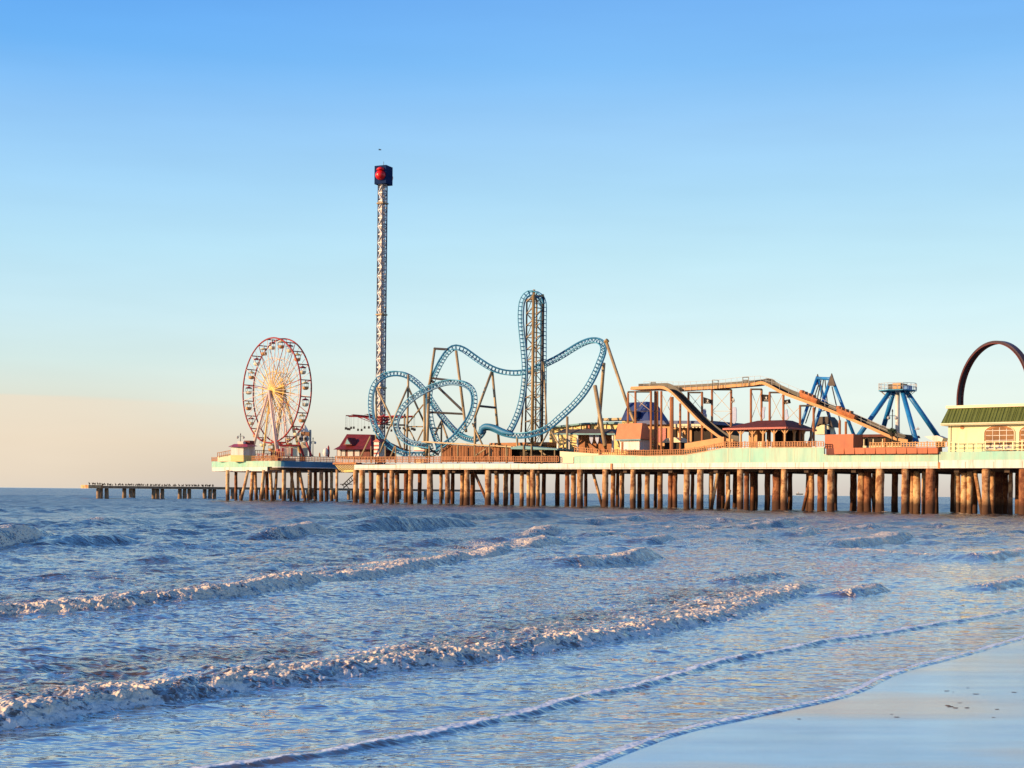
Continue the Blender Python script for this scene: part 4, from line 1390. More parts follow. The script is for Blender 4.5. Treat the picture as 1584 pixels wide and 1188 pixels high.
hr = thing('red_roofed_hall', W(548, 708, 12), 'dark red roofed hall with a small gable left of the coaster', 'building')
MB().pbox(521, 572, 692, 709, 14, 24).build('wall', M['roofbrown'], hr)
rf = MB()
e = wpix([(515.5, 695.3), (577, 695), ], 12) + [W(515.5, 695.3, 12) + B3 * 15, W(577, 695, 12) + B3 * 15][::-1]
mid = wpix([(525, 690), (574, 689.5)], 14) + [W(525, 690, 14) + B3 * 11, W(574, 689.5, 14) + B3 * 11][::-1]
rg = wpix([(536.5, 671.5), (574, 672.2)], 18.5) + [W(536.5, 671.5, 18.5) + B3 * 1.2, W(574, 672.2, 18.5) + B3 * 1.2][::-1]
rf.hexa(e + mid).hexa([p + Vector((0, 0, .01)) for p in mid] + rg)
rf.build('roof', M['roofred'], hr)
gb = MB().prism([W(531, 688.5, 13.2), W(544.5, 688.5, 13.2), W(537, 676.8, 13.2)], B3 * 3)
gbo = gb.build('gable', M['roofred'], hr)
MB().prism([W(533.6, 687, 13.0), W(542, 687, 13.0), W(537, 679, 13.0)], B3 * .15).build('gable_panel', M['roofteal'], gbo)
for u0, u1 in ((522, 527), (528.5, 534), (538, 546), (549, 556)):
    MB().pbox(u0, u1, 696.2, 705.5, 13.85, 13.97).build('window', M['grey'], hr)


# ------------------------------------------------------------------ star flyer tower
def star_flyer():
    d = 25.0
    bz = Z_TOP
    c = W(588, 700, d)
    c.z = bz
    px = depth(588, 600, d) / FPX
    root = thing('swing_tower', c, 'very tall lattice swing ride tower with red ball on top', 'swing ride')
    top = P(589, 286, depth(588, 600, d)).z
    hw = 6.55 * px
    rot = R(-38 + 0)
    def corner(k, z, s=1.0):
        a = rot + math.pi / 4 + k * math.pi / 2
        return Vector((c.x + hw * s * 1.02 * math.cos(a), c.y + hw * s * 1.02 * math.sin(a), z))
    for k in range(4):
        MB().bar(corner(k, bz), corner(k, top), .19, 6).build('mast_chord', M['slate'], root)
    n = 34
    for k in range(4):
        o = MB()
        for i in range(n):
            z0, z1 = bz + (top - bz) * i / n, bz + (top - bz) * (i + 1) / n
            a, b = (k, k + 1) if i % 2 else (k + 1, k)
            o.bar(corner(a, z0, 1.03), corner(b, z1, 1.03), .16, 5)
            o.bar(corner(k, z1), corner(k + 1, z1), .13, 4)
        o.build('lattice', M['mast'], root)
    # cladding strip down each face (cable and light trunking), narrower than the face
    for k in range(4):
        a0, a1 = corner(k, bz + 1), corner(k + 1, bz + 1)
        m0 = a0.lerp(a1, .30); m1 = a0.lerp(a1, .70)
        nrm = ((a0 + a1) / 2 - Vector((c.x, c.y, bz + 1))).normalized() * -.12
        o = MB()
        zz = bz + 1
        i = 0
        while zz < top - 1:
            z2 = min(zz + (top - bz) / n * 1.85, top - .4)
            sh = (.04 if i % 2 else -.04)
            dd = (a1 - a0) * sh
            o.hexa([m0 + nrm + dd + Vector((0, 0, zz - bz - 1)), m1 + nrm + dd + Vector((0, 0, zz - bz - 1)), m1 + nrm * 2 + dd + Vector((0, 0, zz - bz - 1)), m0 + nrm * 2 + dd + Vector((0, 0, zz - bz - 1)),
                    m0 + nrm + dd + Vector((0, 0, z2 - bz - 1)), m1 + nrm + dd + Vector((0, 0, z2 - bz - 1)), m1 + nrm * 2 + dd + Vector((0, 0, z2 - bz - 1)), m0 + nrm * 2 + dd + Vector((0, 0, z2 - bz - 1))])
            zz += (top - bz) / n * 2
            i += 1
        o.build('light_panel', M['panel'], root)
    DD = depth(588, 600, d)
    for v in (315, 487, 600):
        zz = P(588, v, DD).z
        o = MB()
        o.tube([corner(k, zz, 1.22) for k in range(4)], .25, 5, closed=True)
        o.build('collar', M['steel_tan'], root)
    # crown: four dark sign boards round a red ball
    cz = P(590, 272, DD).z
    cc = Vector((c.x + .2, c.y, cz))
    s = 14.2 * px
    hb_ = 10.3 * px
    th0 = R(25)
    nl = Vector((-math.sin(th0), -math.cos(th0), 0))      # left face, towards the sun
    nr_ = Vector((math.cos(th0), -math.sin(th0), 0))      # right face
    faces = (nl, nr_, -nl, -nr_)
    for k in range(4):
        n0, n1 = faces[k], faces[(k + 1) % 4]
        q = cc + n0 * hb_
        MB().prism([q - n1 * hb_ * .985 - Vector((0, 0, s)), q + n1 * hb_ * .985 - Vector((0, 0, s)), q + n1 * hb_ * .985 + Vector((0, 0, s * .98)), q - n1 * hb_ * .985 + Vector((0, 0, s * .98))], n0 * -.25).build('sign_board', M['navy'], root)
    br = 8.3 * px
    prof = [(max(.02, br * math.sin(math.pi * i / 14)), -br * .92 * math.cos(math.pi * i / 14)) for i in range(15)]
    for nn in (nl, -nl):
        bc = cc + nn * (hb_ + br * .1) + nr_ * (1.2 * px) + Vector((0, 0, -1.5 * px))
        bl_ = MB().rev(bc, prof, 22).build('ball', M['redball'], root, True)
        MB().rev(bc + Vector((0, 0, br * .98)), [(br * .72, -.1), (br * .8, .12), (br * .5, .6), (.1, .8)], 18).build('ball_cap', M['redball'], bl_, True)
    MB().bar(cc + Vector((0, 0, s)), cc + Vector((0, 0, s * 1.55)), .06).build('lightning_rod', M['steel_dark'], root)
    # carriage with radial arms, parked low
    zc = P(590, 650, DD).z
    o = MB()
    for zz, s_ in ((zc + .9, 1.55), (zc - .95, 1.55), (zc, 1.6)):
        o.tube([corner(k, zz, s_) for k in range(4)], .24, 5, closed=True)
    for k in range(4):
        o.bar(corner(k, zc - .9, 1.55), corner(k, zc + .9, 1.55), .3, 5)
        o.bar(corner(k, zc - .9, 1.55), corner(k + 1, zc + .9, 1.55), .12, 5)
    o.build('carriage', M['red'], root)
    seat0 = None
    for i in range(12):
        a = math.pi * 2 * i / 12 + .22
        dv = Vector((math.cos(a), math.sin(a), 0))
        p_in, p_out = Vector((c.x, c.y, zc + .9)) + dv * 1.9, Vector((c.x, c.y, zc + 1.05)) + dv * 9.2
        ar = MB().bar(p_in, p_out, .15, 5)
        ar.bar(Vector((c.x, c.y, zc - .8)) + dv * 1.9, p_in.lerp(p_out, .68), .09, 4)
        ar.bar(Vector((c.x, c.y, zc)) + dv * 1.9, p_in.lerp(p_out, .4), .06, 4)
        am = ar.build('swing_arm', M['red'], root)
        tv = Vector((-dv.y, dv.x, 0))
        for k in (-.6, .6):
            q = p_out + tv * k
            st = MB()
            st.bar(q, q + Vector((0, 0, -3.6)), .025, 3)
            st.bar(p_out, q, .06, 4)
            st.prism([q + Vector((-.25, -.2, -3.6)), q + Vector((.25, -.2, -3.6)), q + Vector((.25, .2, -3.6)), q + Vector((-.25, .2, -3.6))], Vector((0, 0, -.12)))
            st.prism([q + Vector((-.25, .14, -3.6)), q + Vector((.25, .14, -3.6)), q + Vector((.25, .22, -3.6)), q + Vector((-.25, .22, -3.6))], Vector((0, 0, .5)))
            st.build('swing_seat', M['steel_dark'], am)
    MB().fbox(TZ(588, 700, d)[0] - 3, TZ(588, 700, d)[0] + 3, d - 3, d + 3, bz - .05, bz + .8).build('plinth', M['red'], root)


star_flyer()


# ------------------------------------------------------------------ steel coaster
def catmull(pts, n=8):
    out = []
    P_ = [pts[0]] + list(pts) + [pts[-1]]
    for i in range(1, len(P_) - 2):
        p0, p1, p2, p3 = P_[i - 1], P_[i], P_[i + 1], P_[i + 2]
        for k in range(n):
            t = k / n
            out.append(.5 * ((2 * p1) + (p2 - p0) * t + (2 * p0 - 5 * p1 + 4 * p2 - p3) * t * t + (3 * p1 - p0 - 3 * p2 + p3) * t ** 3))
    out.append(Vector(pts[-1]))
    return out


def track(parent, pix, side=1, gauge=.62, depth_=1.05, name='track', step=.95, matn='track'):
    """pix: (u, v, d). side: which way (in the picture's plane) the spine lies from the rails"""
    ctrl = [W(u, v, d) for u, v, d in pix]
    c = catmull(ctrl, 6)
    # resample evenly
    L = [0]
    for a, b in zip(c[:-1], c[1:]):
        L.append(L[-1] + (b - a).length)
    tot = L[-1]
    n = max(3, int(tot / step))
    arr = np.array([list(p) for p in c])
    S = np.linspace(0, tot, n + 1)
    pts = [Vector((np.interp(s, L, arr[:, 0]), np.interp(s, L, arr[:, 1]), np.interp(s, L, arr[:, 2]))) for s in S]
    frames = []
    prev = None
    for i, p in enumerate(pts):
        t = (pts[min(i + 1, n)] - pts[max(i - 1, 0)]).normalized()
        lat = B3 - t * B3.dot(t)
        if prev is not None and lat.length < .3:
            lat = prev - t * prev.dot(t)
        lat.normalize()
        prev = lat
        up = lat.cross(t).normalized() * side
        frames.append((p, lat, up))
    r1 = [p + lat * gauge - up * depth_ * .45 for p, lat, up in frames]
    r2 = [p - lat * gauge - up * depth_ * .45 for p, lat, up in frames]
    sp_ = [p + up * depth_ * .55 for p, lat, up in frames]
    rails = MB().tube(r1, .12, 6).tube(r2, .12, 6)
    ro = rails.build(name, M['track2'], parent, True)
    ties = MB().tube(sp_, .24, 6)
    for i in range(n + 1):
        ties.bar(r1[i], r2[i], .10, 4)
        ties.bar(r1[i], sp_[i], .11, 4)
        ties.bar(r2[i], sp_[i], .11, 4)
    ties.build('spine_and_ties', M[matn], ro)
    return ro


co = thing('roller_coaster', F(TZ(750, 700, 14)[0], 14, Z_TOP), 'big blue looping roller coaster with tall vertical lift tower', 'roller coaster')
# vertical lift and beyond-vertical drop
track(co, [(838.5, 668, 18), (839, 640, 18), (840, 600, 18), (840, 550, 18), (840, 500, 18), (840.3, 474, 17.6), (838.2, 463, 17), (832.5, 456, 16.4), (825, 453.2, 16), (818, 454, 15.6), (811.5, 460, 15.2),
           (807.5, 471, 15), (806.2, 492, 15), (808, 516, 15), (810.5, 540, 15), (812.2, 560, 15), (812.6, 578, 15), (811, 598, 14.6), (807.5, 620, 14), (801, 642, 13.2), (793, 660, 12), (786, 672, 11)], -1)
# main hill and the big turn on the right
track(co, [(745, 664, 9), (754, 660.5, 9), (766, 664, 9), (778, 669.5, 9), (799, 673.5, 9), (821, 671.5, 9), (845, 663.5, 9.5), (866, 646.5, 11), (887, 627, 13), (905, 606, 14.5), (919.5, 581, 16), (929.5, 557, 17.5),
           (934, 543, 18.5), (932.5, 532.5, 19.5), (924, 527.2, 20), (911, 527.5, 20), (896, 533.5, 20), (881, 542.5, 20), (863, 553.5, 20), (842, 564, 20), (824, 572, 20), (808, 576.5, 20), (791, 577.3, 19), (776, 575.3, 18),
           (761, 570, 17), (746, 561, 16), (731, 550.5, 15), (719, 542, 14), (708.5, 538, 13), (700, 538.5, 12.5), (691.5, 545, 12), (682.5, 558, 12), (675.5, 571.5, 12), (670, 584, 12.5), (665.5, 597, 13), (663.2, 612, 13.5),
           (663.6, 632, 14), (666, 652, 14), (671.5, 672, 14), (677.5, 689, 13), (676, 698, 11), (662, 703, 9.5), (640, 704, 8.5), (627, 702.5, 8), (611, 695.5, 8), (594.5, 681.5, 9), (583.5, 665, 10), (577, 647, 11), (574.4, 626, 12),
           (576.3, 605, 13), (583.5, 590.5, 14), (596, 580.6, 15), (611, 577.3, 16), (624, 579, 17), (635, 584.5, 17.5), (648, 595, 18), (660, 609.5, 18), (670, 625, 18), (681, 641, 17), (692.5, 655, 16), (705, 668, 14), (719, 676.5, 12),
           (734, 679.5, 10.5), (744, 673, 9.5), (749, 665, 9.2)], 1)
# lower overbanked loop
track(co, [(676, 695, 5), (688, 688, 5.2), (699, 680, 5.5), (709, 669.5, 6), (719, 657, 6.5), (727, 644, 7), (732.2, 629, 7.5), (732.8, 613, 8), (728.5, 601.5, 8.4), (718.5, 594, 8.7), (705, 591, 8.8), (692, 591.3, 8.6), (678, 595, 8.2), (664, 600.8, 7.8),
           (647.5, 610, 7.2), (633, 621, 6.8), (622, 634, 6.4), (615, 647.5, 6.2), (613.2, 660, 6), (617, 670.5, 6), (626, 680, 6), (638, 686.3, 6), (654, 688.5, 6), (668, 691, 6)], -1)
# brake-run casing over the low track
MB().tube(catmull([W(u, v, 8.2) for u, v in ((744, 672), (745.5, 664), (752, 659.5), (764, 661.5), (779, 668), (795, 671.5))], 5), [.35] + [.72] * 20 + [.6, .5, .4, .3, .2], 8).build('fin_casing', M['track'], co, True)
# lift tower lattice
lt = [W(813.6, 600, 22), W(824, 600, 13.4), W(838.8, 600, 17), W(829, 600, 24)]
zt = z_at(824, 459, 16)
tw = None
for i, (q, r_, mt) in enumerate(zip(lt, (.22, .38, .34, .22), ('steel_dark', 'gold', 'steel_dark', 'gold'))):
    ob = MB().tube([Vector((q.x, q.y, Z_TOP)), Vector((q.x, q.y, zt))], r_, 8).build('tower_leg', M[mt], co, True)
o = MB(); o2 = MB()
nlev = 13
for i in range(nlev + 1):
    z0 = Z_TOP + 2 + (zt - Z_TOP - 2) * i / nlev
    z1 = Z_TOP + 2 + (zt - Z_TOP - 2) * (i + 1) / nlev
    for k in range(4):
        a, b = lt[k], lt[(k + 1) % 4]
        o.bar((a.x, a.y, z0), (b.x, b.y, z0), .15, 4)
        if i < nlev:
            if (i + k) % 2:
                a, b = b, a
            o2.bar((a.x, a.y, z0), (b.x, b.y, z1), .085, 4)
o.build('tower_rungs', M['steel_tan'], co)
o2.build('tower_braces', M['steel_dark'], co)
MB().tube([Vector((lt[0].x, lt[0].y, zt)) + Vector((0, 0, .3)), Vector((lt[2].x, lt[2].y, zt + .3))], .3, 5).tube([Vector((lt[1].x, lt[1].y, zt + .3)), Vector((lt[3].x, lt[3].y, zt + .3))], .3, 5).build('tower_head', M['gold'], co)
MB().bar(W(826, 455, 16), W(826, 448, 16), .3, 5).build('head_lamp', M['gold'], co)
# outer legs of the tower
for a, b, d0, d1 in (((841, 560), (846, 668), 17, 12), ((812, 585), (806, 668), 20, 24)):
    MB().tube([W(*a, d0), W(*b, d1)], .22, 6).build('support_column', M['steel_tan'], co, True)
SUP = [((672.6, 538.5), (664, 597), 14, 11, .34), ((664, 597), (659.8, 708), 11, 7, .40), ((656.6, 608), (656.8, 706), 14, 14, .34), ((705.5, 543), (716.5, 630), 12, 9, .34), ((716.5, 630), (721, 668), 9, 8, .34),
       ((761, 574), (735.2, 643), 17, 9, .32), ((735.2, 643), (734.4, 706), 9, 7, .32), ((761.4, 574), (772.5, 692), 17, 20, .32), ((731, 655), (749, 694), 8, 7, .24),
       ((631.5, 598), (629, 706), 14, 14, .28), ((626, 640), (625.4, 706), 15, 15, .22), ((631, 598), (604, 660), 14, 9, .25), ((631, 598), (657, 655), 14, 18, .25), ((631.6, 580), (631.4, 600), 16, 14, .3),
       ((583, 600), (602, 640), 13, 11, .26), ((602, 640), (621, 696), 11, 9, .26), ((582, 604), (581.6, 706), 14, 14, .28), ((603, 660), (588, 700), 9, 6, .22),
       ((938.6, 531), (972, 630), 18.5, 12, .36), ((972, 630), (983, 656), 12, 10, .36), ((934, 562), (926.5, 656), 18, 24, .42), ((926.5, 656), (923, 668), 24, 25, .36), ((920.4, 597), (936, 690), 14, 9, .46),
       ((877.5, 645), (877.6, 712), 11, 7, .3), ((682.5, 652), (671, 676), 16, 14, .24), ((683, 652), (694, 683), 16, 12, .24), ((683, 650), (682.6, 684), 16, 16, .24), ((872, 677), (871, 708), 8, 6, .2),
       ((853, 668), (866, 690), 9, 6, .2), ((848, 668), (836, 690), 9, 6, .2), ((800, 676), (800, 708), 9, 9, .26)]
for a, b, d0, d1, r_ in SUP:
    MB().tube([W(*a, d0), W(*b, d1)], r_, 8).build('support_column', M['steel_tan'], co, True)
BEAMS = [((672, 539.2), (693, 540.6), 14, 12, .34), ((668.5, 585), (698, 588.4), 12, 9, .3), ((667.5, 589), (717.5, 637), 12, 9, .3), ((661, 637.5), (717.5, 640.4), 11, 9, .3), ((741, 628), (766, 630.6), 11, 18, .3),
         ((597, 657), (627, 657.6), 11, 14, .24), ((668, 662.5), (682.5, 662.5), 14, 16, .2), ((662, 692), (678, 704), 10, 9, .22)]
for a, b, d0, d1, r_ in BEAMS:
    MB().tube([W(*a, d0), W(*b, d1)], r_, 6).build('cross_beam', M['steel_dark'], co)
for a, b, d0, d1, r_ in [((631, 655), (654.6, 626), 15, 15, .18), ((631.6, 661), (642, 682), 15, 14, .18), ((654.6, 664), (645, 684), 14, 13, .18), ((632, 660), (653.6, 660), 15, 15, .17), ((936, 530), (940, 526), 18.5, 18.5, .5)]:
    MB().tube([W(*a, d0), W(*b, d1)], r_, 6).build('cross_beam', M['gold'], co)
# low posts under the near track, along the railing
for u in (574, 596, 612, 634, 664, 683, 708, 734, 757, 783, 810, 822):
    MB().bar(W(u, 690 if u < 680 else 688, 3.4), W(u, 716.5, 3.4), .17, 6).build('track_post', M['steel_tan'], co)
for a, b in (((573, 675), (556, 711)), ((611, 690), (602, 712)), ((752, 694), (734, 706)), ((835, 697), (844, 704))):
    MB().bar(W(*a, 4.2), W(*b, 4.2), .2, 6).build('track_brace', M['steel_tan'], co)

# queue house of the coaster
qh = thing('coaster_station', W(740, 716, 5), 'long brown slatted coaster station with thin grey-green roof edge', 'station')
w_ = MB()
for i in range(46):
    ua = 684 + i * 2.35
    vt = 686.6 + (ua - 684) * .052
    w_.pprism([(ua, 712), (ua, vt), (ua + 1.35, vt + .1), (ua + 1.35, 712)], 5.6, 5.75)
w_.build('slat_wall', M['wood'], qh)
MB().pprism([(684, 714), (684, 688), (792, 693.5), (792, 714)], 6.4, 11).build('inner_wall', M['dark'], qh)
MB().pprism([(652, 682.2), (792, 690.2), (838, 692.4), (838, 694), (792, 692.3), (652, 684.2)], 4.6, 10).build('roof_edge', M['steel_tan'], qh)
MB().pprism([(790, 692.3), (803, 689.2), (832, 692), (862, 694), (862, 696), (790, 694.6)], 3.6, 12).build('roof', M['roofteal'], qh)
for u in (760, 785, 812, 838, 858):
    MB().bar(W(u, 694, 3.9), W(u, 716, 3.9), .14, 6).build('post', M['steel_tan'], qh)
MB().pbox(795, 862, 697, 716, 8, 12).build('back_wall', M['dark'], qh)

# ground clutter below the coaster
cl = thing('tan_roofed_shed', W(790, 690, 22), 'low shed with flat tan roof behind the coaster brake run', 'shed')
MB().pbox(757, 846, 684.5, 690, 20, 30).build('roof', M['wood2'], cl)
MB().pbox(760, 842, 690.2, 712, 21, 29).build('wall', M['yellow'], cl)
bx = MB().pbox(641, 655, 709.5, 716.4, .75, 2.4)
tag(bx.build('utility_cabinet', M['cream'], None, False, W(648, 716, .75)), 'pale cream cabinet on the pier edge under the coaster loop', 'cabinet')
tk = thing('striped_booth', W(584, 706, 8), 'small red and white booth at the foot of the swing tower', 'booth')
MB().pbox(578.5, 586, 683, 707, 7, 9.5).build('wall', M['white'], tk)
MB().pprism([(576.6, 683.4), (582.3, 678.5), (588, 683.4)], 6.6, 10).build('roof', M['red'], tk)
for v in (688, 694, 700):
    MB().pbox(578.4, 586.1, v, v + 2.6, 6.93, 6.98).build('stripe', M['red'], tk)
cr = thing('coaster_car', W(648, 695, 9), 'small white and red coaster car on the low loop track', 'coaster car')
MB().pprism([(640, 696.5), (640.5, 692), (645, 689.5), (655, 690.5), (657, 696.5)], 8, 9.6).build('body', M['white'], cr)
MB().pprism([(640.5, 697.6), (640.5, 696.6), (656.5, 696.6), (656.5, 697.6)], 7.9, 9.7).build('chassis', M['red'], cr)
for u in (645, 651):
    MB().pprism([(u, 690.6), (u + .4, 687), (u + 2.4, 687.2), (u + 2.8, 690.6)], 8.2, 9.4).build('seat_back', M['red'], cr)

# ------------------------------------------------------------------ middle buildings
yb = thing('yellow_arcade', W(930, 700, 28), 'long low yellow arcade hall with teal roof edge behind the kiosks', 'building')
MB().pprism([(850, 712), (850, 661), (905, 655), (1040, 655), (1040, 712)], 28, 44).build('wall', M['yellow'], yb)
MB().pprism([(846, 660.5), (870, 657.6), (905, 653.8), (1036, 650.5), (1046, 651.5), (1046, 655), (905, 656), (850, 662.8)], 27, 45).build('roof', M['roofteal'], yb)
for u0, u1 in ((907.5, 912.5),):
    MB().pbox(u0, u1, 656.5, 664, 27.6, 27.97).build('shutter', M['orange'], yb)
for u in (884, 897, 926, 936, 944):
    MB().pbox(u, u + 1.2, 656.5, 668, 27.7, 27.97).build('pilaster', M['cream'], yb)
MB().pbox(928, 964, 646.5, 650.2, 30, 34).build('roof_duct', M['steel_tan'], yb)
yb2 = thing('food_hall', W(1070, 690, 20), 'orange food hall with blue roof edge and dark open front under the flume', 'building')
MB().pprism([(985, 652), (1000, 650.4), (1103, 651), (1103, 656.4), (985, 656.4)], 19, 34).build('roof', M['roofblue'], yb2)
MB().pbox(985, 1070, 656.5, 690, 20.5, 33).build('wall', M['tan'], yb2)
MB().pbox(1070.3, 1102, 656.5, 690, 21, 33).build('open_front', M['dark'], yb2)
aw = MB()
for i in range(12):
    u = 1037 + i * 5.4
    aw.pprism([(u, 655.8), (u + 5.2, 655.8), (u + 5.2, 660), (u + 2.6, 662.2), (u, 660)], 18.4 + (i % 2) * .06, 19.2)
aw.build('awning', M['cream'], yb2)
for u0, u1, v0, mt in ((1000, 1012, 664, 'dark'), (1018, 1030, 662, 'red'), (1036, 1046, 664, 'dark'), (1049, 1056, 668, 'cream')):
    MB().pbox(u0, u1, v0, 684, 20.2, 20.45).build('opening', M[mt], yb2)
st = thing('market_stall', W(1040, 692, 12), 'low stall with cream canopy beneath the flume legs', 'stall')
MB().pbox(1028, 1050, 683, 695, 12, 15).build('counter', M['dark'], st)
MB().pprism([(1024, 684), (1030, 678), (1044, 676.5), (1053, 683), (1053, 684.3), (1024, 685)], 11.4, 15.6).build('canopy', M['cream'], st)
rw = MB().pprism([(1059, 697), (1059, 686), (1119.6, 675.6), (1119.6, 690), (1090, 692.5)], 2.4, 3.4)
tag(rw.build('ramp_wall', M['tan'], None, False, W(1090, 692, 2.4)), 'tan plywood ramp wall rising to the foot of the flume', 'wall')

op = thing('open_shelter', W(905, 700, 12), 'dark roofed open shelter with white posts beside the coaster', 'shelter')
rf = MB()
f0, f1 = W(857, 670, 10.5), W(951, 670.2, 10.5)
rf.hexa([f0, f1, f1 + B3 * 9, f0 + B3 * 9] + [W(872, 664, 13.2), W(944, 663.4, 13.2), W(944, 663.4, 13.2) + B3 * 3, W(872, 664, 13.2) + B3 * 3])
rf.build('roof', M['roofslate'], op)
MB().pprism([(857, 670.2), (951, 670.4), (951, 672.6), (857, 672.4)], 10.4, 10.7).build('fascia', M['roofteal'], op)
for u in (862.5, 880, 893, 947.6):
    MB().pbox(u - 1.1, u + 1.1, 671.5, 700, 11, 11.35).build('post', M['white'], op)
MB().pbox(864, 878, 678, 692, 15, 16).build('counter', M['yellow'], op)
MB().pbox(895, 946, 672, 700, 17, 18).build('back_wall', M['wood'], op)
for i, u in enumerate((914.5, 923.5, 930.5)):
    o = MB().pprism([(u - 3.4, 672.8), (u + 3.4, 672.8), (u + 2.2, 683), (u + .5, 687), (u - 2.4, 681)], 12.2, 12.35)
    tag(o.build('hanging_cloth', M['paleblue'] if i < 2 else M['navy'], None, False, W(u, 673, 12.2)),
        ['left pale blue cloth hanging under the open shelter', 'middle pale blue cloth hanging under the open shelter', 'dark navy cloth hanging under the open shelter'][i], 'cloth')

ks = thing('salmon_kiosk', W(975, 696, 6), 'white kiosk under a tall salmon tent roof, in front of the blue roof', 'kiosk')
MB().pbox(959, 989.2, 680, 697, 6, 10.4).build('wall', M['white'], ks)
rf = MB()
a, b = W(951.5, 679.6, 5.3), W(990.5, 679.0, 5.3)
rf.hexa([a, b, b + B3 * 5.9, a + B3 * 5.9] + [W(956, 655.5, 6.4), W(993.5, 654.5, 6.4), W(993.5, 654.5, 6.4) + B3 * 1.6, W(956, 655.5, 6.4) + B3 * 1.6])
rf.build('roof', M['salmon'], ks)
MB().pprism([(951.5, 679.7), (990.5, 679.1), (990.5, 681), (951.5, 681.6)], 5.25, 5.45).build('fascia', M['roofteal'], ks)
MB().pbox(961, 963.4, 683.6, 697, 5.85, 5.97).build('door', M['wood'], ks)
bh = thing('blue_mansard_roof', W(985, 660, 30), 'dark blue mansard-roofed tower block behind the salmon kiosk', 'building')
rf = MB()
a, b = W(960.5, 650, 26), W(1004, 651, 26)
rf.hexa([a, b, b + B3 * 9, a + B3 * 9] + [W(972.5, 622.8, 28), W(1000.4, 621.2, 28), W(1000.4, 621.2, 28) + B3 * 4, W(972.5, 622.8, 28) + B3 * 4])
rf.build('roof', M['roofblue'], bh)
MB().pbox(976, 986, 637, 646, 25.2, 29).build('dormer', M['navy'], bh)
MB().pbox(962, 1003, 650.8, 690, 27, 34).build('wall', M['yellow'], bh)

# ------------------------------------------------------------------ red pavilion
pv = thing('open_pavilion', W(1185, 693, 5), 'open timber pavilion with brown-red hipped roof and arched posts', 'pavilion')
rf = MB()
f0, f1 = W(1119, 662.8, 2.4), W(1216.5, 659.6, 2.4)
zE = (f0.z + f1.z) / 2
f0.z = f1.z = zE
bk = B3 * 13
t0r, t1r = W(1172, 650.2, 7.2), W(1214, 650.2, 7.2)
t0r.z = t1r.z = (t0r.z + t1r.z) / 2
rf.hexa([f0, f1, f1 + bk, f0 + bk] + [t0r, t1r, t1r + B3 * 3.4, t0r + B3 * 3.4])
rf.build('roof', M['roofbrown'], pv)
lip = MB()
for q0_, q1_ in ((f0, f1), (f1, f1 + bk), (f1 + bk, f0 + bk), (f0 + bk, f0)):
    lip.bar(q0_ + Vector((0, 0, -.2)), q1_ + Vector((0, 0, -.2)), .26, 4)
lip.build('eave_board', M['red'], pv)
pt = [(1128.5, 3.2), (1145.5, 3.2), (1163.5, 3.2), (1180, 3.2), (1197, 3.2), (1213.6, 3.2)]
zb = z_at(1180, 692, 3.2)
tt = [TZ(u, 670, 3.2)[0] for u, _ in pt]
ends = [(tt[-1], d) for d in (7.2, 11.2, 14.6)]
for t, d in [(t, 3.2) for t in tt] + ends + [(t, 14.6) for t in tt[:-1]]:
    MB().fbox(t - .17, t + .17, d, d + .34, zb, zE - .1).build('post', M['tan'], pv)
br = MB()
for t in tt:
    for s in (-1, 1):
        br.bar(F(t + s * .15, 3.35, zE - 1.25), F(t + s * .95, 3.35, zE - .3), .13, 4)
for d in (7.2, 11.2):
    for s in (-1, 1):
        br.bar(F(tt[-1], d + .17 + s * .15, zE - 1.25), F(tt[-1], d + .17 + s * .95, zE - .3), .13, 4)
br.build('arch_brace', M['tan'], pv)
MB().fbox(tt[1] + .6, tt[2] - .1, 5.5, 9, zb, zE - .25).build('kiosk_wall', M['tan'], pv)
MB().fbox(tt[2] + .1, tt[-1] - .6, 12.4, 12.9, zb, zE - .25).build('back_wall', M['dark'], pv)
MB().fbox(tt[2] + .3, tt[3] - .3, 4.2, 5.2, zb, zb + 1.25).build('counter', M['cream'], pv)
for i in range(3):
    MB().fbox(tt[3] + .5 + i * 1.6, tt[3] + 1.5 + i * 1.6, 6 + i, 6.8 + i, zb, zb + 1.1).build('bench', M['wood'], pv)
MB().fbox(tt[-1] - .02, tt[-1] + .06, 3.7, 14.4, zb + .15, zb + 1.1).build('end_railing', M['wood2'], pv)

# ------------------------------------------------------------------ log flume
fl = thing('log_flume', F(TZ(1150, 690, 9)[0], 9, Z_TOP), 'brown log flume on tall rust-red frames with two steep slopes', 'log flume')


def channel(pix, width=2.3, h=.62, name='channel'):
    c = catmull([W(u, v, d) for u, v, d in pix], 5)
    fl_, n_, f_ = MB(), MB(), MB()
    up = Vector((0, 0, 1))
    for a, b in zip(c[:-1], c[1:]):
        t = (b - a); t.z = 0
        t = t.normalized() if t.length > .01 else E3
        s = Vector((-t.y, t.x, 0))
        if s.dot(B3) < 0: s = -s
        for mb, o, hh, w2 in ((n_, 0, h, .14), (f_, width, h + .75, .14), (fl_, .16, .14, width - .18)):
            p0, p1 = a + s * o, b + s * o
            mb.hexa([p0, p1, p1 + s * w2, p0 + s * w2, p0 + up * hh, p1 + up * hh, p1 + s * w2 + up * hh, p0 + s * w2 + up * hh])
    r = n_.build(name, M['tan'], fl)
    f_.build('far_side', M['steel_dark'], r)
    fl_.build('channel_floor', M['wood'], r)


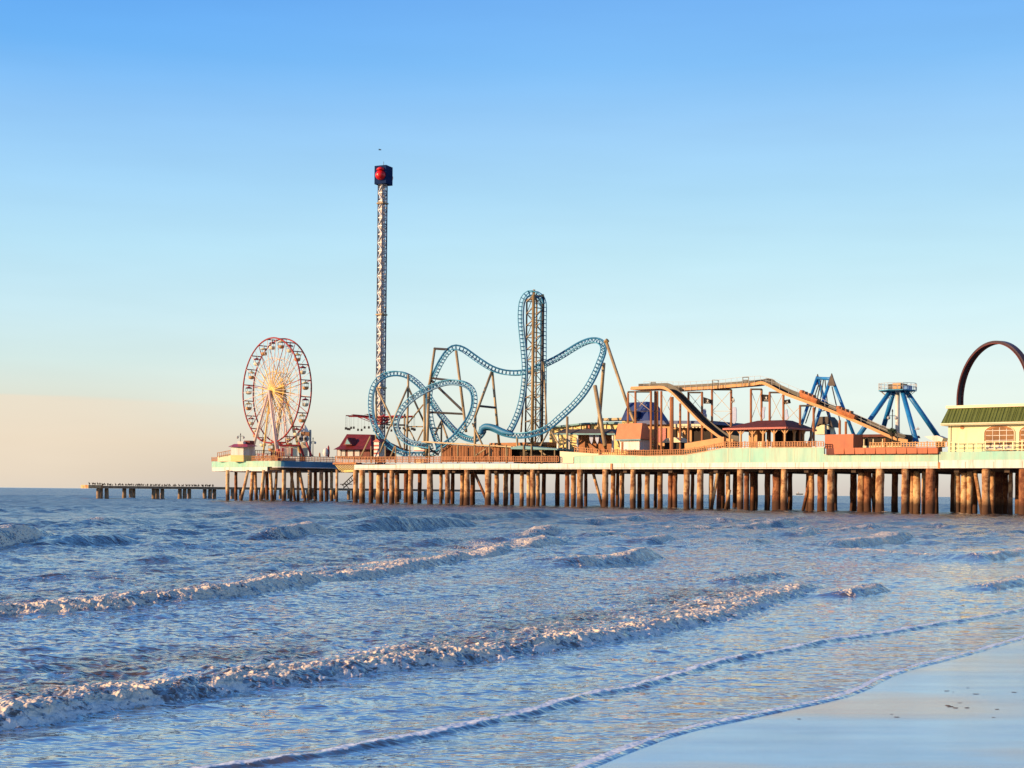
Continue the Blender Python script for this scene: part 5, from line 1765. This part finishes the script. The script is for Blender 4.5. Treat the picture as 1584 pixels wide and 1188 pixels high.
channel([(976, 602.5, 8), (992, 602, 7.4), (1011, 601.5, 7), (1024, 601.5, 7), (1034, 606, 7), (1046, 616.5, 7), (1081, 653, 7), (1104, 672, 7), (1118, 681, 7), (1134, 684, 7)])
channel([(1010, 603, 11), (1037, 605, 11), (1070, 603.2, 11), (1101.6, 601.5, 11), (1140, 598.5, 10.6), (1164, 596.5, 10), (1178, 594.5, 9.4), (1190, 599.2, 9), (1214, 611.5, 9), (1256, 627, 9), (1298, 643.5, 9), (1340, 661.5, 9), (1382, 680, 9), (1404, 685, 9)])
MB().pbox(975, 1018, 598.5, 602, 7.2, 12.5).build('top_platform', M['tan'], fl)
FRAMES = [((971.5, 607), (971.5, 700), 8.6), ((983, 605), (983, 702), 7.4), ((1007, 605), (1007, 702), 7.2), ((1013.5, 605), (1013.5, 702), 11.5), ((1016.8, 605), (1016.8, 702), 8.4), ((1023, 605), (1023, 702), 7.4),
          ((1039, 614), (1039, 700), 7.6), ((1052.2, 624), (1052.2, 700), 12), ((1065, 606), (1065, 692), 11.5), ((1086, 607), (1086, 692), 11.5), ((1086.4, 660), (1086.4, 692), 7.6), ((1101.4, 601.5), (1101.4, 692), 11.5), ((1131, 602.6), (1131, 692), 12.5),
          ((1161.6, 602), (1161.6, 690), 11), ((1178, 602), (1178, 690), 12), ((1190.6, 607), (1190.6, 690), 10), ((1211.8, 607.5), (1211.8, 690), 10.4), ((1237.6, 627), (1237.6, 690), 10), ((1258.6, 630), (1258.6, 690), 10),
          ((1299, 650), (1299, 690), 10), ((1308.4, 652), (1308.4, 690), 10), ((1369, 678), (1369, 700), 10)]
for a, b, d in FRAMES:
    MB().tube([W(*a, d), W(*b, d)], .24 if a[0] != 1039 else .42, 6).build('frame_leg', M['wood'], fl)
for (u0, u1, v, d) in ((971.5, 1007, 606, 8), (1064, 1087, 607, 11.5), (1101, 1131, 602.6, 12), (1161, 1178, 602, 11.5), (1190, 1212, 607, 10.2), (1237, 1259, 627.5, 10), (971.5, 1023, 636, 8)):
    MB().tube([W(u0, v, d), W(u1, v, d)], .2 if v != 636 else .08, 5).build('frame_beam', M['steel_dark'], fl)
for (u0, v0, u1, v1, d) in ((972, 608, 1006, 635, 8), (1006, 608, 984, 635, 8), (1065, 608, 1086, 634, 11.6), (1086, 608, 1065, 634, 11.6), (1102, 604, 1131, 636, 12), (1131, 604, 1102, 636, 12), (1102, 637, 1131, 660, 12), (1131, 637, 1102, 660, 12),
                           (1102, 636, 1131, 636, 12), (1162, 604, 1178, 650, 11.5), (1178, 604, 1162, 650, 11.5), (1191, 609, 1211, 650, 10.2), (1211, 609, 1191, 650, 10.2), (1024, 610, 1039, 640, 9), (1039, 610, 1024, 640, 9),
                           (1212, 620, 1237, 650, 10.2), (1237, 630, 1212, 654, 10.2)):
    MB().bar(W(u0, v0, d), W(u1, v1, d), .055, 4).build('tie_rod', M['steel_tan'], fl)
# thin handrail along the flume top
hr_ = MB()
line = [(996, 590), (1011, 590.5), (1060, 591), (1101, 588.5), (1122, 586.5), (1150, 583), (1176, 581.5), (1200, 588), (1226, 598), (1262, 613), (1300, 630), (1350, 652), (1396, 671)]
for (u0, v0), (u1, v1) in zip(line[:-1], line[1:]):
    hr_.bar(W(u0, v0, 9.6), W(u1, v1, 9.6), .045, 4)
    hr_.bar(W(u0, v0 + 4.5, 9.6), W(u1, v1 + 4.5, 9.6), .03, 4)
for u in list(range(996, 1200, 9)) + list(range(1206, 1396, 14)):
    v = np.interp(u, [p[0] for p in line], [p[1] for p in line])
    hr_.bar(W(u, v, 9.6), W(u, v + 14, 9.6), .035, 4)
hr_.build('handrail', M['grey'], fl)
for u0, u1, v0, v1 in ((1149, 1158, 583.5, 593), (1102, 1111, 588, 597), (1007, 1014, 591.5, 595)):
    o = MB()
    for v in (v0, (v0 + v1) / 2):
        o.bar(W(u0, v, 9.9), W(u1, v, 9.9), .12, 4)
    for u in (u0, u1):
        o.bar(W(u, v0, 9.9), W(u, v1 + 4, 9.9), .1, 4)
    o.build('catwalk_gate', M['steel_dark'], fl)


def log_boat(pix, d, label):
    (u0, v0), (u1, v1) = pix
    a, b = W(u0, v0, d), W(u1, v1, d)
    ax = (b - a).normalized()
    L = (b - a).length
    sd = B3
    up = sd.cross(ax).normalized()
    if up.z < 0: up = -up
    r = thing('log_boat', (a + b) / 2, label, 'flume boat', 'log boats on the flume lift')
    h = MB()
    secs = []
    for f, w, hh, lo in ((0, .35, .7, .25), (.06, .75, 1.0, .05), (.25, .95, 1.02, 0), (.75, .95, 1.0, 0), (.94, .8, .95, .05), (1, .4, .75, .3)):
        c = a + ax * (L * f)
        secs.append([c - sd * w * .7 + up * lo, c + sd * w * .7 + up * lo, c + sd * w + up * hh * .6, c + sd * w * .9 + up * hh, c - sd * w * .9 + up * hh, c - sd * w + up * hh * .6])
    vs = [p for s in secs for p in s]
    fs = [tuple(range(5, -1, -1)), tuple(range(30, 36))]
    for i in range(5):
        for k in range(6):
            l = (k + 1) % 6
            fs.append((i * 6 + k, i * 6 + l, i * 6 + 6 + l, i * 6 + 6 + k))
    h.add(vs, fs)
    h.build('hull', M['orangelog'], r)
    for f in (.2, .42, .64):
        c = a + ax * (L * f) + up * 1.0
        MB().prism([c - sd * .7, c + sd * .7, c + sd * .7 + up * .4 - ax * .1, c - sd * .7 + up * .4 - ax * .1], ax * .25).build('seat_back', M['wood'], r)
    c = a + ax * (L * .04) + up * 1.0
    MB().tube([c - sd * .5, c + sd * .5], .45, 8).build('bow_log', M['orangelog'], r, True)


log_boat(((1237, 613.5), (1266, 625.5)), 9.6, 'upper of two orange log boats on the flume slope')
log_boat(((1294, 638), (1324, 650.5)), 9.6, 'lower of two orange log boats on the flume slope')


def flag(pix, d, label):
    r = thing('pirate_flag', W(*pix[0], d), label, 'flag', 'black pirate flags on the flume frames')
    (u0, v0), (u1, v1), (u2, v2), (u3, v3) = pix          # hoist top, fly top, fly bottom, hoist bottom
    vs, fs = [], []
    n = 8
    for side in (0, .04):
        for i in range(n + 1):
            f = i / n
            wv = .22 * math.sin(f * 7.0) + side
            for (ua, va), (ub, vb) in (((u0, v0), (u1, v1)), ((u3, v3), (u2, v2))):
                vs.append(W(ua + (ub - ua) * f, va + (vb - va) * f, d + wv))
    m = 2 * (n + 1)
    for i in range(n):
        fs.append((2 * i, 2 * i + 2, 2 * i + 3, 2 * i + 1))
        fs.append((m + 2 * i, m + 2 * i + 1, m + 2 * i + 3, m + 2 * i + 2))
        fs.append((2 * i, m + 2 * i, m + 2 * i + 2, 2 * i + 2))
        fs.append((2 * i + 1, 2 * i + 3, m + 2 * i + 3, m + 2 * i + 1))
    fs.append((0, 1, m + 1, m)); fs.append((2 * n, m + 2 * n, m + 2 * n + 1, 2 * n + 1))
    MB().add(vs, fs).build('cloth', M['black'], r)
    uc, vc = (u0 + u1 + u2 + u3) / 4, (v0 + v1 + v2 + v3) / 4
    s = (v3 - v0) * .16
    e = MB()
    dd = d - .34
    k_ = W(uc, vc - s * .5, dd)
    pxm = depth(uc, vc, d) / FPX
    e.tube([k_, k_ - B3 * -.06], s * pxm * .9, 10)
    e.pprism([(uc - s * .5, vc + s * .2), (uc + s * .5, vc + s * .2), (uc + s * .4, vc + s * .9), (uc - s * .4, vc + s * .9)], dd, dd + .06)
    for sg in (-1, 1):
        e.bar(W(uc - sg * s * 1.6, vc + s * 1.1, dd + .02), W(uc + sg * s * 1.6, vc + s * 2.1, dd + .02), s * pxm * .16, 4)
    e.build('skull_emblem', M['grey'], r)


flag(((1088, 614), (1101, 618.5), (1101, 624.5), (1088.2, 624.5)), 10.4, 'black pirate flag flying left of the tallest flume frame')
flag(((1131.4, 612), (1136, 617), (1136.4, 621), (1131.8, 624.5)), 12, 'narrow edge-on black pirate flag on the tallest flume frame')
flag(((1178.6, 610), (1192, 611), (1192, 621.6), (1178.4, 621)), 11.4, 'square black pirate flag between the middle flume frames')
flag(((1212.6, 619), (1222, 617.4), (1223.4, 623.6), (1213, 625.6)), 10, 'small rightmost black pirate flag beside the sloping flume')


def cutout(pix, d, label):
    o = MB().pprism(pix, d, d + .18)
    u = sum(p[0] for p in pix) / len(pix)
    tag(o.build('cutout_board', M['paleblue'], None, False, W(u, pix[-1][1], d)), label, 'board', 'pale blue boards on the flume frames')


cutout([(1087.4, 648), (1087.6, 634), (1089, 632), (1091, 632.4), (1092, 636), (1091.6, 639), (1093, 642), (1092.4, 647.4), (1090, 648.6)], 11.2, 'pale blue figure-shaped board below the leftmost black flag')
cutout([(1133, 654), (1132.6, 631), (1135, 629.4), (1138, 630), (1139, 634), (1139, 650), (1137, 655), (1134.4, 655.4)], 12.2, 'largest rounded pale blue board right of the tall frame')
cutout([(1179, 648), (1179.2, 631), (1181, 629), (1183.4, 629.4), (1183, 634), (1182, 638), (1182.4, 645), (1181, 648.4)], 11.6, 'slim pale blue board below the square black flag')
cutout([(1214, 650), (1214.6, 634), (1216, 632.4), (1217.6, 633.4), (1218, 639), (1219.6, 646), (1219, 649)], 10.2, 'small pinkish blue board below the rightmost flag')


# ------------------------------------------------------------------ blue rides on the right
sw = thing('swinging_ship', W(1275, 676, 24), 'blue twin A-frame swinging ship ride with dark pointed tops', 'swing ship')
for (ap, l0, l1, d, da) in (((1264.5, 583), (1236, 668), (1291, 672), 30, 5), ((1286, 583), (1250, 690), (1322, 676), 24, 4)):
    a = W(*ap, d)
    for f, dd in ((l0, d - da), (l1, d + da * .2)):
        MB().tube([a, W(*f, dd)], .34, 8).build('frame_leg', M['blue'], sw, True)
    MB().tube([a.lerp(W(*l0, d - da), .5), a.lerp(W(*l1, d + da * .2), .5)], .12, 5).build('frame_tie', M['steel_dark'], sw)
MB().tube([W(1264, 585, 30), W(1286, 586, 24)], .35, 8).build('axle', M['blue'], sw, True)
MB().pprism([(1279.6, 597), (1286, 577.4), (1292, 596.6)], 23.2, 23.6).build('top_plate', M['roofslate'], sw)
MB().pprism([(1258.6, 598), (1264.2, 578.4), (1267, 592)], 30.4, 30.8).build('top_plate', M['roofslate'], sw)
for p0, p1 in (((1274, 586), (1265, 646)), ((1276, 586), (1282, 646)), ((1287, 598), (1299, 650)), ((1266, 596), (1246, 655)), ((1270, 588), (1254, 668))):
    MB().bar(W(*p0, 27), W(*p1, 27), .13, 5).build('hanger_rod', M['steel_dark'], sw)
MB().pprism([(1259.6, 659), (1263, 649), (1268, 644.6), (1280, 644.2), (1285, 650), (1288, 661), (1284.6, 658), (1278, 655.4), (1268, 655.6), (1263, 659)], 25.6, 29).build('ship_hull', M['roofslate'], sw)
MB().pprism([(1260.5, 672), (1261, 660), (1267, 657.2), (1278, 657), (1282.6, 660.4), (1282.6, 672)], 26, 28.6).build('station_panel', M['cream'], sw)
MB().pbox(1278.6, 1283, 664, 674, 25.4, 25.9).build('gate', M['navy'], sw)

pn = thing('pendulum_ride', W(1389, 676, 22), 'blue four-legged pendulum ride with railed platform and pale centre column', 'pendulum ride')
pc_ = W(1388.5, 604, 24)
zfl = W(1388.5, 604, 24).z
for (ut, vt), (ub, vb), d0, d1, dk_ in (((1376.5, 606), (1326, 677), 23, 18, 0), ((1382, 607), (1364.5, 668), 25, 32, 0), ((1396, 606), (1417.4, 684), 23, 15, 0), ((1402.5, 606), (1452, 677), 25, 30, 0)):
    MB().tube([W(ut, vt, d0), W(ub, vb, d1)], [.46, .52], 8).build('leg', M['blue'], pn, True)
MB().tube([W(1388.4, 607, 24), W(1388.4, 690, 24)], .44, 10).build('centre_column', M['white'], pn, True)
pw = 29.5 * depth(1388, 604, 24) / FPX
MB().rev((pc_.x, pc_.y, zfl - .25), [(pw, .1), (pw, .25)], 8).build('platform', M['track2'], pn)
hrp = MB()
for zz in (.65, 1.35):
    hrp.tube([(pc_.x + pw * math.cos(k * math.pi / 4), pc_.y + pw * math.sin(k * math.pi / 4), zfl + zz) for k in range(8)], .055, 4, closed=True)
for k in range(24):
    an = k * math.pi / 12
    rr = pw * (1 if k % 3 == 0 else .94)
    hrp.bar((pc_.x + rr * math.cos(an), pc_.y + rr * math.sin(an), zfl), (pc_.x + rr * math.cos(an), pc_.y + rr * math.sin(an), zfl + 1.35), .045, 4)
hrp.build('platform_railing', M['grey'], pn)
MB().pbox(1380.5, 1393, 592.6, 604, 22, 25.5).build('drive_housing', M['tan'], pn)
MB().pbox(1396, 1405, 596, 602.5, 22.6, 24.6).build('motor', M['blue'], pn)
MB().pbox(1374, 1380, 594, 603, 22.4, 25).build('motor', M['steel_dark'], pn)
for k in (0, 3, 4, 7):
    an = k * math.pi / 4
    MB().bar((pc_.x + pw * .9 * math.cos(an), pc_.y + pw * .9 * math.sin(an), zfl - .2), (pc_.x + pw * .45 * math.cos(an), pc_.y + pw * .45 * math.sin(an), zfl - 1.6), .07, 4).build('platform_strut', M['steel_tan'], pn)

b_ = W(1380, 684, 8)
lamp_post(b_, W(1380, 636.5, 8).z - b_.z, 2, 'dark double-globe street lamp before the pendulum ride column', .72)
fb = thing('hanging_basket', W(1380, 672, 8.2), 'dark green plant basket on the street lamp by the pendulum ride', 'plant basket')
q = W(1380, 668, 8)
o = MB()
for i in range(260):
    a, rr = random.uniform(0, 6.28), .85 * math.sqrt(random.random())
    p_ = q + Vector((rr * math.cos(a), rr * math.sin(a), random.uniform(-.1, .75) - rr * .3))
    s1 = Vector((random.uniform(-1, 1), random.uniform(-1, 1), random.uniform(-1, 1))).normalized() * .16
    s2 = Vector((random.uniform(-1, 1), random.uniform(-1, 1), random.uniform(-1, 1))).normalized() * .13
    o.add([p_ - s1, p_ + s2, p_ + s1, p_ - s2], [(0, 1, 2, 3)])
o.build('leaves', M['green_plant'], fb)
MB().rev(q + Vector((0, 0, -.9)), [(.3, 0), (.6, .5), (.72, .9)], 10).build('bowl', M['steel_dark'], fb)

lo = thing('dark_roofed_hall', W(1358, 690, 14), 'low hall with dark flat roof and windows behind the orange planter', 'building')
MB().pprism([(1320, 676.4), (1330, 672), (1394, 671.4), (1396, 675.4)], 13, 22).build('roof', M['roofbrown'], lo)
MB().pbox(1321, 1395, 675.8, 694, 14.2, 21).build('wall', M['cream'], lo)
for i in range(5):
    MB().pbox(1322.5 + i * 14.4, 1334 + i * 14.4, 678.5, 689, 14.0, 14.16).build('window', M['dark'], lo)
bs = thing('boat_shaped_stall', W(1441, 684, 10), 'small white boat-shaped stall top left of the yellow building', 'stall')
MB().pprism([(1430, 675), (1450, 673.6), (1459, 677.6), (1457, 683), (1446, 683), (1436, 678.6)], 9, 11.5).build('canopy', M['white'], bs)
MB().pbox(1448, 1457, 683.2, 692, 9.4, 11).build('counter', M['dark'], bs)

# ------------------------------------------------------------------ pale yellow building on the right
yh = thing('pale_yellow_building', W(1530, 698, 1.2), 'pale yellow building with green metal roof and arched windows at right', 'building')
tL = TZ(1466.6, 675, 1.2)[0]
tR = tL + 44
zw0, zw1 = z_at(1480, 699.5, 1.2), z_at(1480, 655.6, 1.2)
MB().fbox(tL, tR, 1.2, 16, zw0, zw1).build('wall', M['palewall'], yh)
zr0, zr1 = z_at(1470, 654.4, 0), z_at(1470, 632.0, 2.4)
tE0, tE1 = TZ(1455.5, 654, 0)[0], TZ(1466.8, 632, 2.4)[0]
rf = MB()
rf.add([F(tE0, 0, zr0), F(tR, 0, zr0), F(tR, 2.4, zr1), F(tE1, 2.4, zr1), F(tE0, 17, zr0), F(tE1, 15, zr1),
        F(tE0, 0, zr0 - .06), F(tR, 0, zr0 - .06), F(tR, 2.4, zr0 - .06), F(tE0, 17, zr0 - .06)],
       [(0, 1, 2, 3), (0, 3, 5, 4), (6, 7, 1, 0), (9, 6, 0, 4), (6, 9, 8, 7)])
rfo = rf.build('roof', M['greenroof'], yh)
eb = MB()
eb.fbox(tE0 - .05, tR, -.12, .05, zr0 - .42, zr0 - .02)
eb.fbox(tE0 - .12, tE0 + .05, .06, 17, zr0 - .42, zr0 - .02)
eb.fbox(tE0 + .06, tR, .06, 1.15, zr0 - .40, zr0 - .10)
eb.build('eave_board', M['cream'], rfo)
MB().fbox(tE1 - .35, tR, 2.1, 15.5, zr1 + .004, z_at(1466, 627.6, 2.2)).build('parapet', M['cream'], yh)
for i in range(0, 40):
    t = tE0 + .9 + i * 1.1
    if t > tR - .5: break
    te = t + (tE1 - tE0) * max(0, 1 - i * .6)
    MB().hexa([F(t - .035, -.0, zr0 + .02), F(t + .035, -.0, zr0 + .02), F(t + .035, 2.34, zr1 + .0), F(t - .035, 2.34, zr1),
               F(t - .035, -.0, zr0 + .09), F(t + .035, -.0, zr0 + .09), F(t + .035, 2.34, zr1 + .07), F(t - .035, 2.34, zr1 + .07)]).build('seam', M['greenroof'], rfo)


def arched(t0, t1, z0, z1, d0, d1, rise=.5, n=14):
    w = t1 - t0
    pts = [F(t0, d0, z0), F(t1, d0, z0)]
    for i in range(n + 1):
        a = math.pi * i / n
        pts.append(F((t0 + t1) / 2 + w / 2 * math.cos(a), d0, z1 - rise + rise * math.sin(a)))
    return MB().prism(pts, B3 * (d1 - d0))


ww = TZ(1568.6, 678, 1.2)[0] - TZ(1523.4, 678, 1.2)[0]
tw0 = TZ(1523.4, 678, 1.2)[0]
pitch = TZ(1577.5, 678, 1.2)[0] - tw0
zs0, zs1 = z_at(1546, 697.2, 1.2), z_at(1546, 658.4, 1.2)
for i in range(4):
    t0 = tw0 + pitch * i
    fr = arched(t0, t0 + ww, zs0, zs1, 1.12, 1.19, 1.25).build('window', M['wood2'], yh)
    arched(t0 + .22, t0 + ww - .05, zs0 + .1, zs1 - .22, 1.08, 1.115, 1.1).build('pane', M['glass'], fr)
    tr = MB()
    prev_ = None
    for k in range(19):
        a_ = math.pi * k / 18
        q_ = F(t0 + ww / 2 + (ww / 2 + .1) * math.cos(a_), 1.06, zs1 - 1.25 + 1.35 * math.sin(a_))
        if prev_ is not None: tr.bar(prev_, q_, .09, 4)
        prev_ = q_
    tr.bar(F(t0 + ww + .1, 1.06, zs0), F(t0 + ww + .1, 1.06, zs1 - 1.25), .09, 4)
    tr.bar(F(t0 - .1, 1.06, zs0), F(t0 - .1, 1.06, zs1 - 1.25), .09, 4)
    tr.build('trim', M['cream'], fr)
    MB().fbox(t0 - .25, t0 + ww + .25, .9, 1.1, zs0 - .16, zs0 - .02).build('sill', M['cream'], fr)
    mu = MB()
    for k in range(1, 4):
        t = t0 + .22 + (ww - .27) * k / 4
        mu.fbox(t - .045, t + .045, 1.03, 1.075, zs0 + .1, zs1 - .32 - (.25 if k != 2 else 0))
    for k in range(1, 5):
        z = zs0 + .1 + (zs1 - zs0 - .7) * k / 4.3
        mu.fbox(t0 + .24, t0 + ww - .07, 1.04, 1.07, z - .045, z + .045)
    mu.build('muntins', M['white'], fr)
MB().tube([F(tL + .5, 1.08, zw1 - .1), F(tL + .5, 1.08, zw0)], .08, 6).build('downpipe', M['cream'], yh)
MB().tube([F(tE0, -.2, zr0 - .2), F(tR, -.2, zr0 - .2)], .1, 6).build('gutter', M['cream'], yh)
vp = W(1488.4, 661, 1.2)
MB().tube([vp - B3 * .02, vp - B3 * .12], .36, 16).build('round_vent', M['wood2'], yh)
bn = MB()
for u0, u1 in ((1524, 1550), (1553, 1568)):
    o = thing('white_bench', W((u0 + u1) / 2, 699, .7), 'long white bench below the arched window' if u0 < 1540 else 'short white bench below the arched window', 'bench')
    MB().pbox(u0, u1, 693.6, 694.8, .5, .95).build('seat', M['white'], o)
    MB().pbox(u0, u1, 690.4, 692.8, .98, 1.02).build('backrest', M['white'], o)
    for u in (u0 + 1, u1 - 1.6):
        MB().pbox(u, u + .7, 694.9, 698.6, .55, .9).build('leg', M['white'], o)


# ------------------------------------------------------------------ big ring ride behind the yellow building
def ring_ride():
    d = 22
    DD = depth(1538, 620, d)
    px = DD / FPX
    c = P(1538, 616, DD)
    Rr = 88.5 * px
    root = thing('loop_ride', Vector((c.x, c.y, Z_TOP)), 'huge dark red steel ring of a loop ride behind the yellow building', 'loop ride')
    g = R(71)
    ax = Vector((-math.sin(g), -math.cos(g), 0))
    wv = Vector((math.cos(g), -math.sin(g), 0))
    up = Vector((0, 0, 1))
    def ring(r0, r1, h0, h1, name, mt):
        n = 96
        vs, fs = [], []
        for i in range(n):
            a = 2 * math.pi * i / n
            rd = wv * math.cos(a) + up * math.sin(a)
            for r, h in ((r0, h0), (r1, h0), (r1, h1), (r0, h1)):
                vs.append(c + rd * r + ax * h)
        for i in range(n):
            j = (i + 1) % n
            for k in range(4):
                l = (k + 1) % 4
                fs.append((i * 4 + k, i * 4 + l, j * 4 + l, j * 4 + k))
        return MB().add(vs, fs).build(name, M[mt], root)
    w = .56
    ring(Rr - .42, Rr, -w, w, 'ring', 'ring')
    ring(Rr - .60, Rr - .423, -w - .16, -w + .2, 'inner_rail', 'roofbrown')
    ring(Rr - .60, Rr - .423, w - .2, w + .16, 'inner_rail', 'roofbrown')
    for k in (-1, 1):
        ft = Vector((c.x, c.y, Z_TOP)) + wv * (k * 5) + ax * 0
        MB().tube([c + wv * (k * Rr * .62) - up * Rr * .74, Vector((ft.x + wv.x * k * 4, ft.y + wv.y * k * 4, Z_TOP))], .4, 8).build('support_column', M['red'], root, True)
    MB().hexa([Vector((c.x, c.y, Z_TOP)) + wv * a + ax * b for a, b in ((-6, -2), (6, -2), (6, 2), (-6, 2))] + [Vector((c.x, c.y, Z_TOP + .9)) + wv * a + ax * b for a, b in ((-6, -2), (6, -2), (6, 2), (-6, 2))]).build('plinth', M['red'], root)


ring_ride()

# ------------------------------------------------------------------ gulls in the air and a far ship
def gull(u, v, D, rot, s, label):
    g = MB()
    g.tube([(-.4, 0, 0), (-.1, 0, .02), (.2, 0, .04), (.36, 0, .03)], [.03, .1, .09, .03], 7)
    for k in (-1, 1):
        g.hexa([(-.1, k * .05, .02), (.14, k * .05, .02), (.16, k * .45, .22), (-.02, k * .45, .22), (-.1, k * .05, .05), (.14, k * .05, .05), (.16, k * .45, .24), (-.02, k * .45, .24)])
        g.hexa([(-.02, k * .45, .22), (.16, k * .45, .22), (-.02, k * .95, .1), (-.06, k * .95, .1), (-.02, k * .45, .24), (.16, k * .45, .24), (-.02, k * .95, .115), (-.06, k * .95, .115)])
    p = P(u, v, D)
    ob = g.build('flying_gull', M['gull'] if v > 600 else M['bird'], None, False)
    ob.location = p
    ob.rotation_euler = (.3, 0, rot)
    ob.scale = (s, s, s)
    tag(ob, label, 'bird')


gull(587.5, 232, 380, .5, 1.1, 'tiny dark bird flying above the swing tower top')
gull(739, 743, 330, 1.0, 1.0, 'tiny gull flying low seen between the pier piles')
gull(1419, 664, 250, -.4, 1.2, 'tiny pale gull flying right of the pendulum ride')
shp = thing('far_ship', P(1237.5, 764.6, 9000), 'tiny ship on the horizon seen between the piles', 'ship')
hp = P(1237.5, 764.6, 9000)
MB().hexa([(hp.x - 22, hp.y, -1), (hp.x + 18, hp.y, -1), (hp.x + 18, hp.y + 9, -1), (hp.x - 22, hp.y + 9, -1), (hp.x - 25, hp.y, 6), (hp.x + 22, hp.y, 6), (hp.x + 22, hp.y + 9, 6), (hp.x - 25, hp.y + 9, 6)]).build('hull', M['steel_dark'], shp)
MB().hexa([(hp.x - 16, hp.y + 1, 6.1), (hp.x - 6, hp.y + 1, 6.1), (hp.x - 6, hp.y + 8, 6.1), (hp.x - 16, hp.y + 8, 6.1), (hp.x - 16, hp.y + 1, 17), (hp.x - 7, hp.y + 1, 17), (hp.x - 7, hp.y + 8, 17), (hp.x - 16, hp.y + 8, 17)]).build('bridge', M['white'], shp)

# ------------------------------------------------------------------ scraps of weed on the wet sand
wd = None
rw_ = random.Random(5)
for i in range(34):
    u, v = (rw_.uniform(1100, 1570), rw_.uniform(1062, 1112))
    if i < 7:
        u, v = ((1093, 1104), (1150, 1099), (1160, 1101), (1470, 1092), (1478, 1094), (1466, 1090), (1496, 1094))[i]
    g = G(u, v, .03)
    if line_at(LA, np.array([g.x * CV.x + g.y * CV.y]))[0] - (g.x * KV.x + g.y * KV.y) > -.5:
        continue
    if wd is None:
        o = MB()
        for k in range(5):
            a = k * 1.25
            o.rev((.05 * math.cos(a), .05 * math.sin(a) * .5, 0), [(.045, 0), (.05, .012), (.02, .026)], 7)
        wd = ob = o.build('weed_scrap', M['weed'])
    else:
        ob = wd.copy(); COL.objects.link(ob)
    ob.location = (g.x, g.y, .004 - (line_at(LA, np.array([g.x * CV.x + g.y * CV.y]))[0] - (g.x * KV.x + g.y * KV.y)) * .007)
    ob.rotation_euler = (0, 0, rw_.uniform(-.3, .3))
    sc_ = rw_.uniform(.16, .30) if i >= 7 else .36
    ob.scale = (sc_ * rw_.uniform(1, 2), sc_, sc_)
    tag(ob, 'small dark scrap of weed lying on the wet sand', 'weed scrap', 'weed scraps on the wet sand')


build_sea()
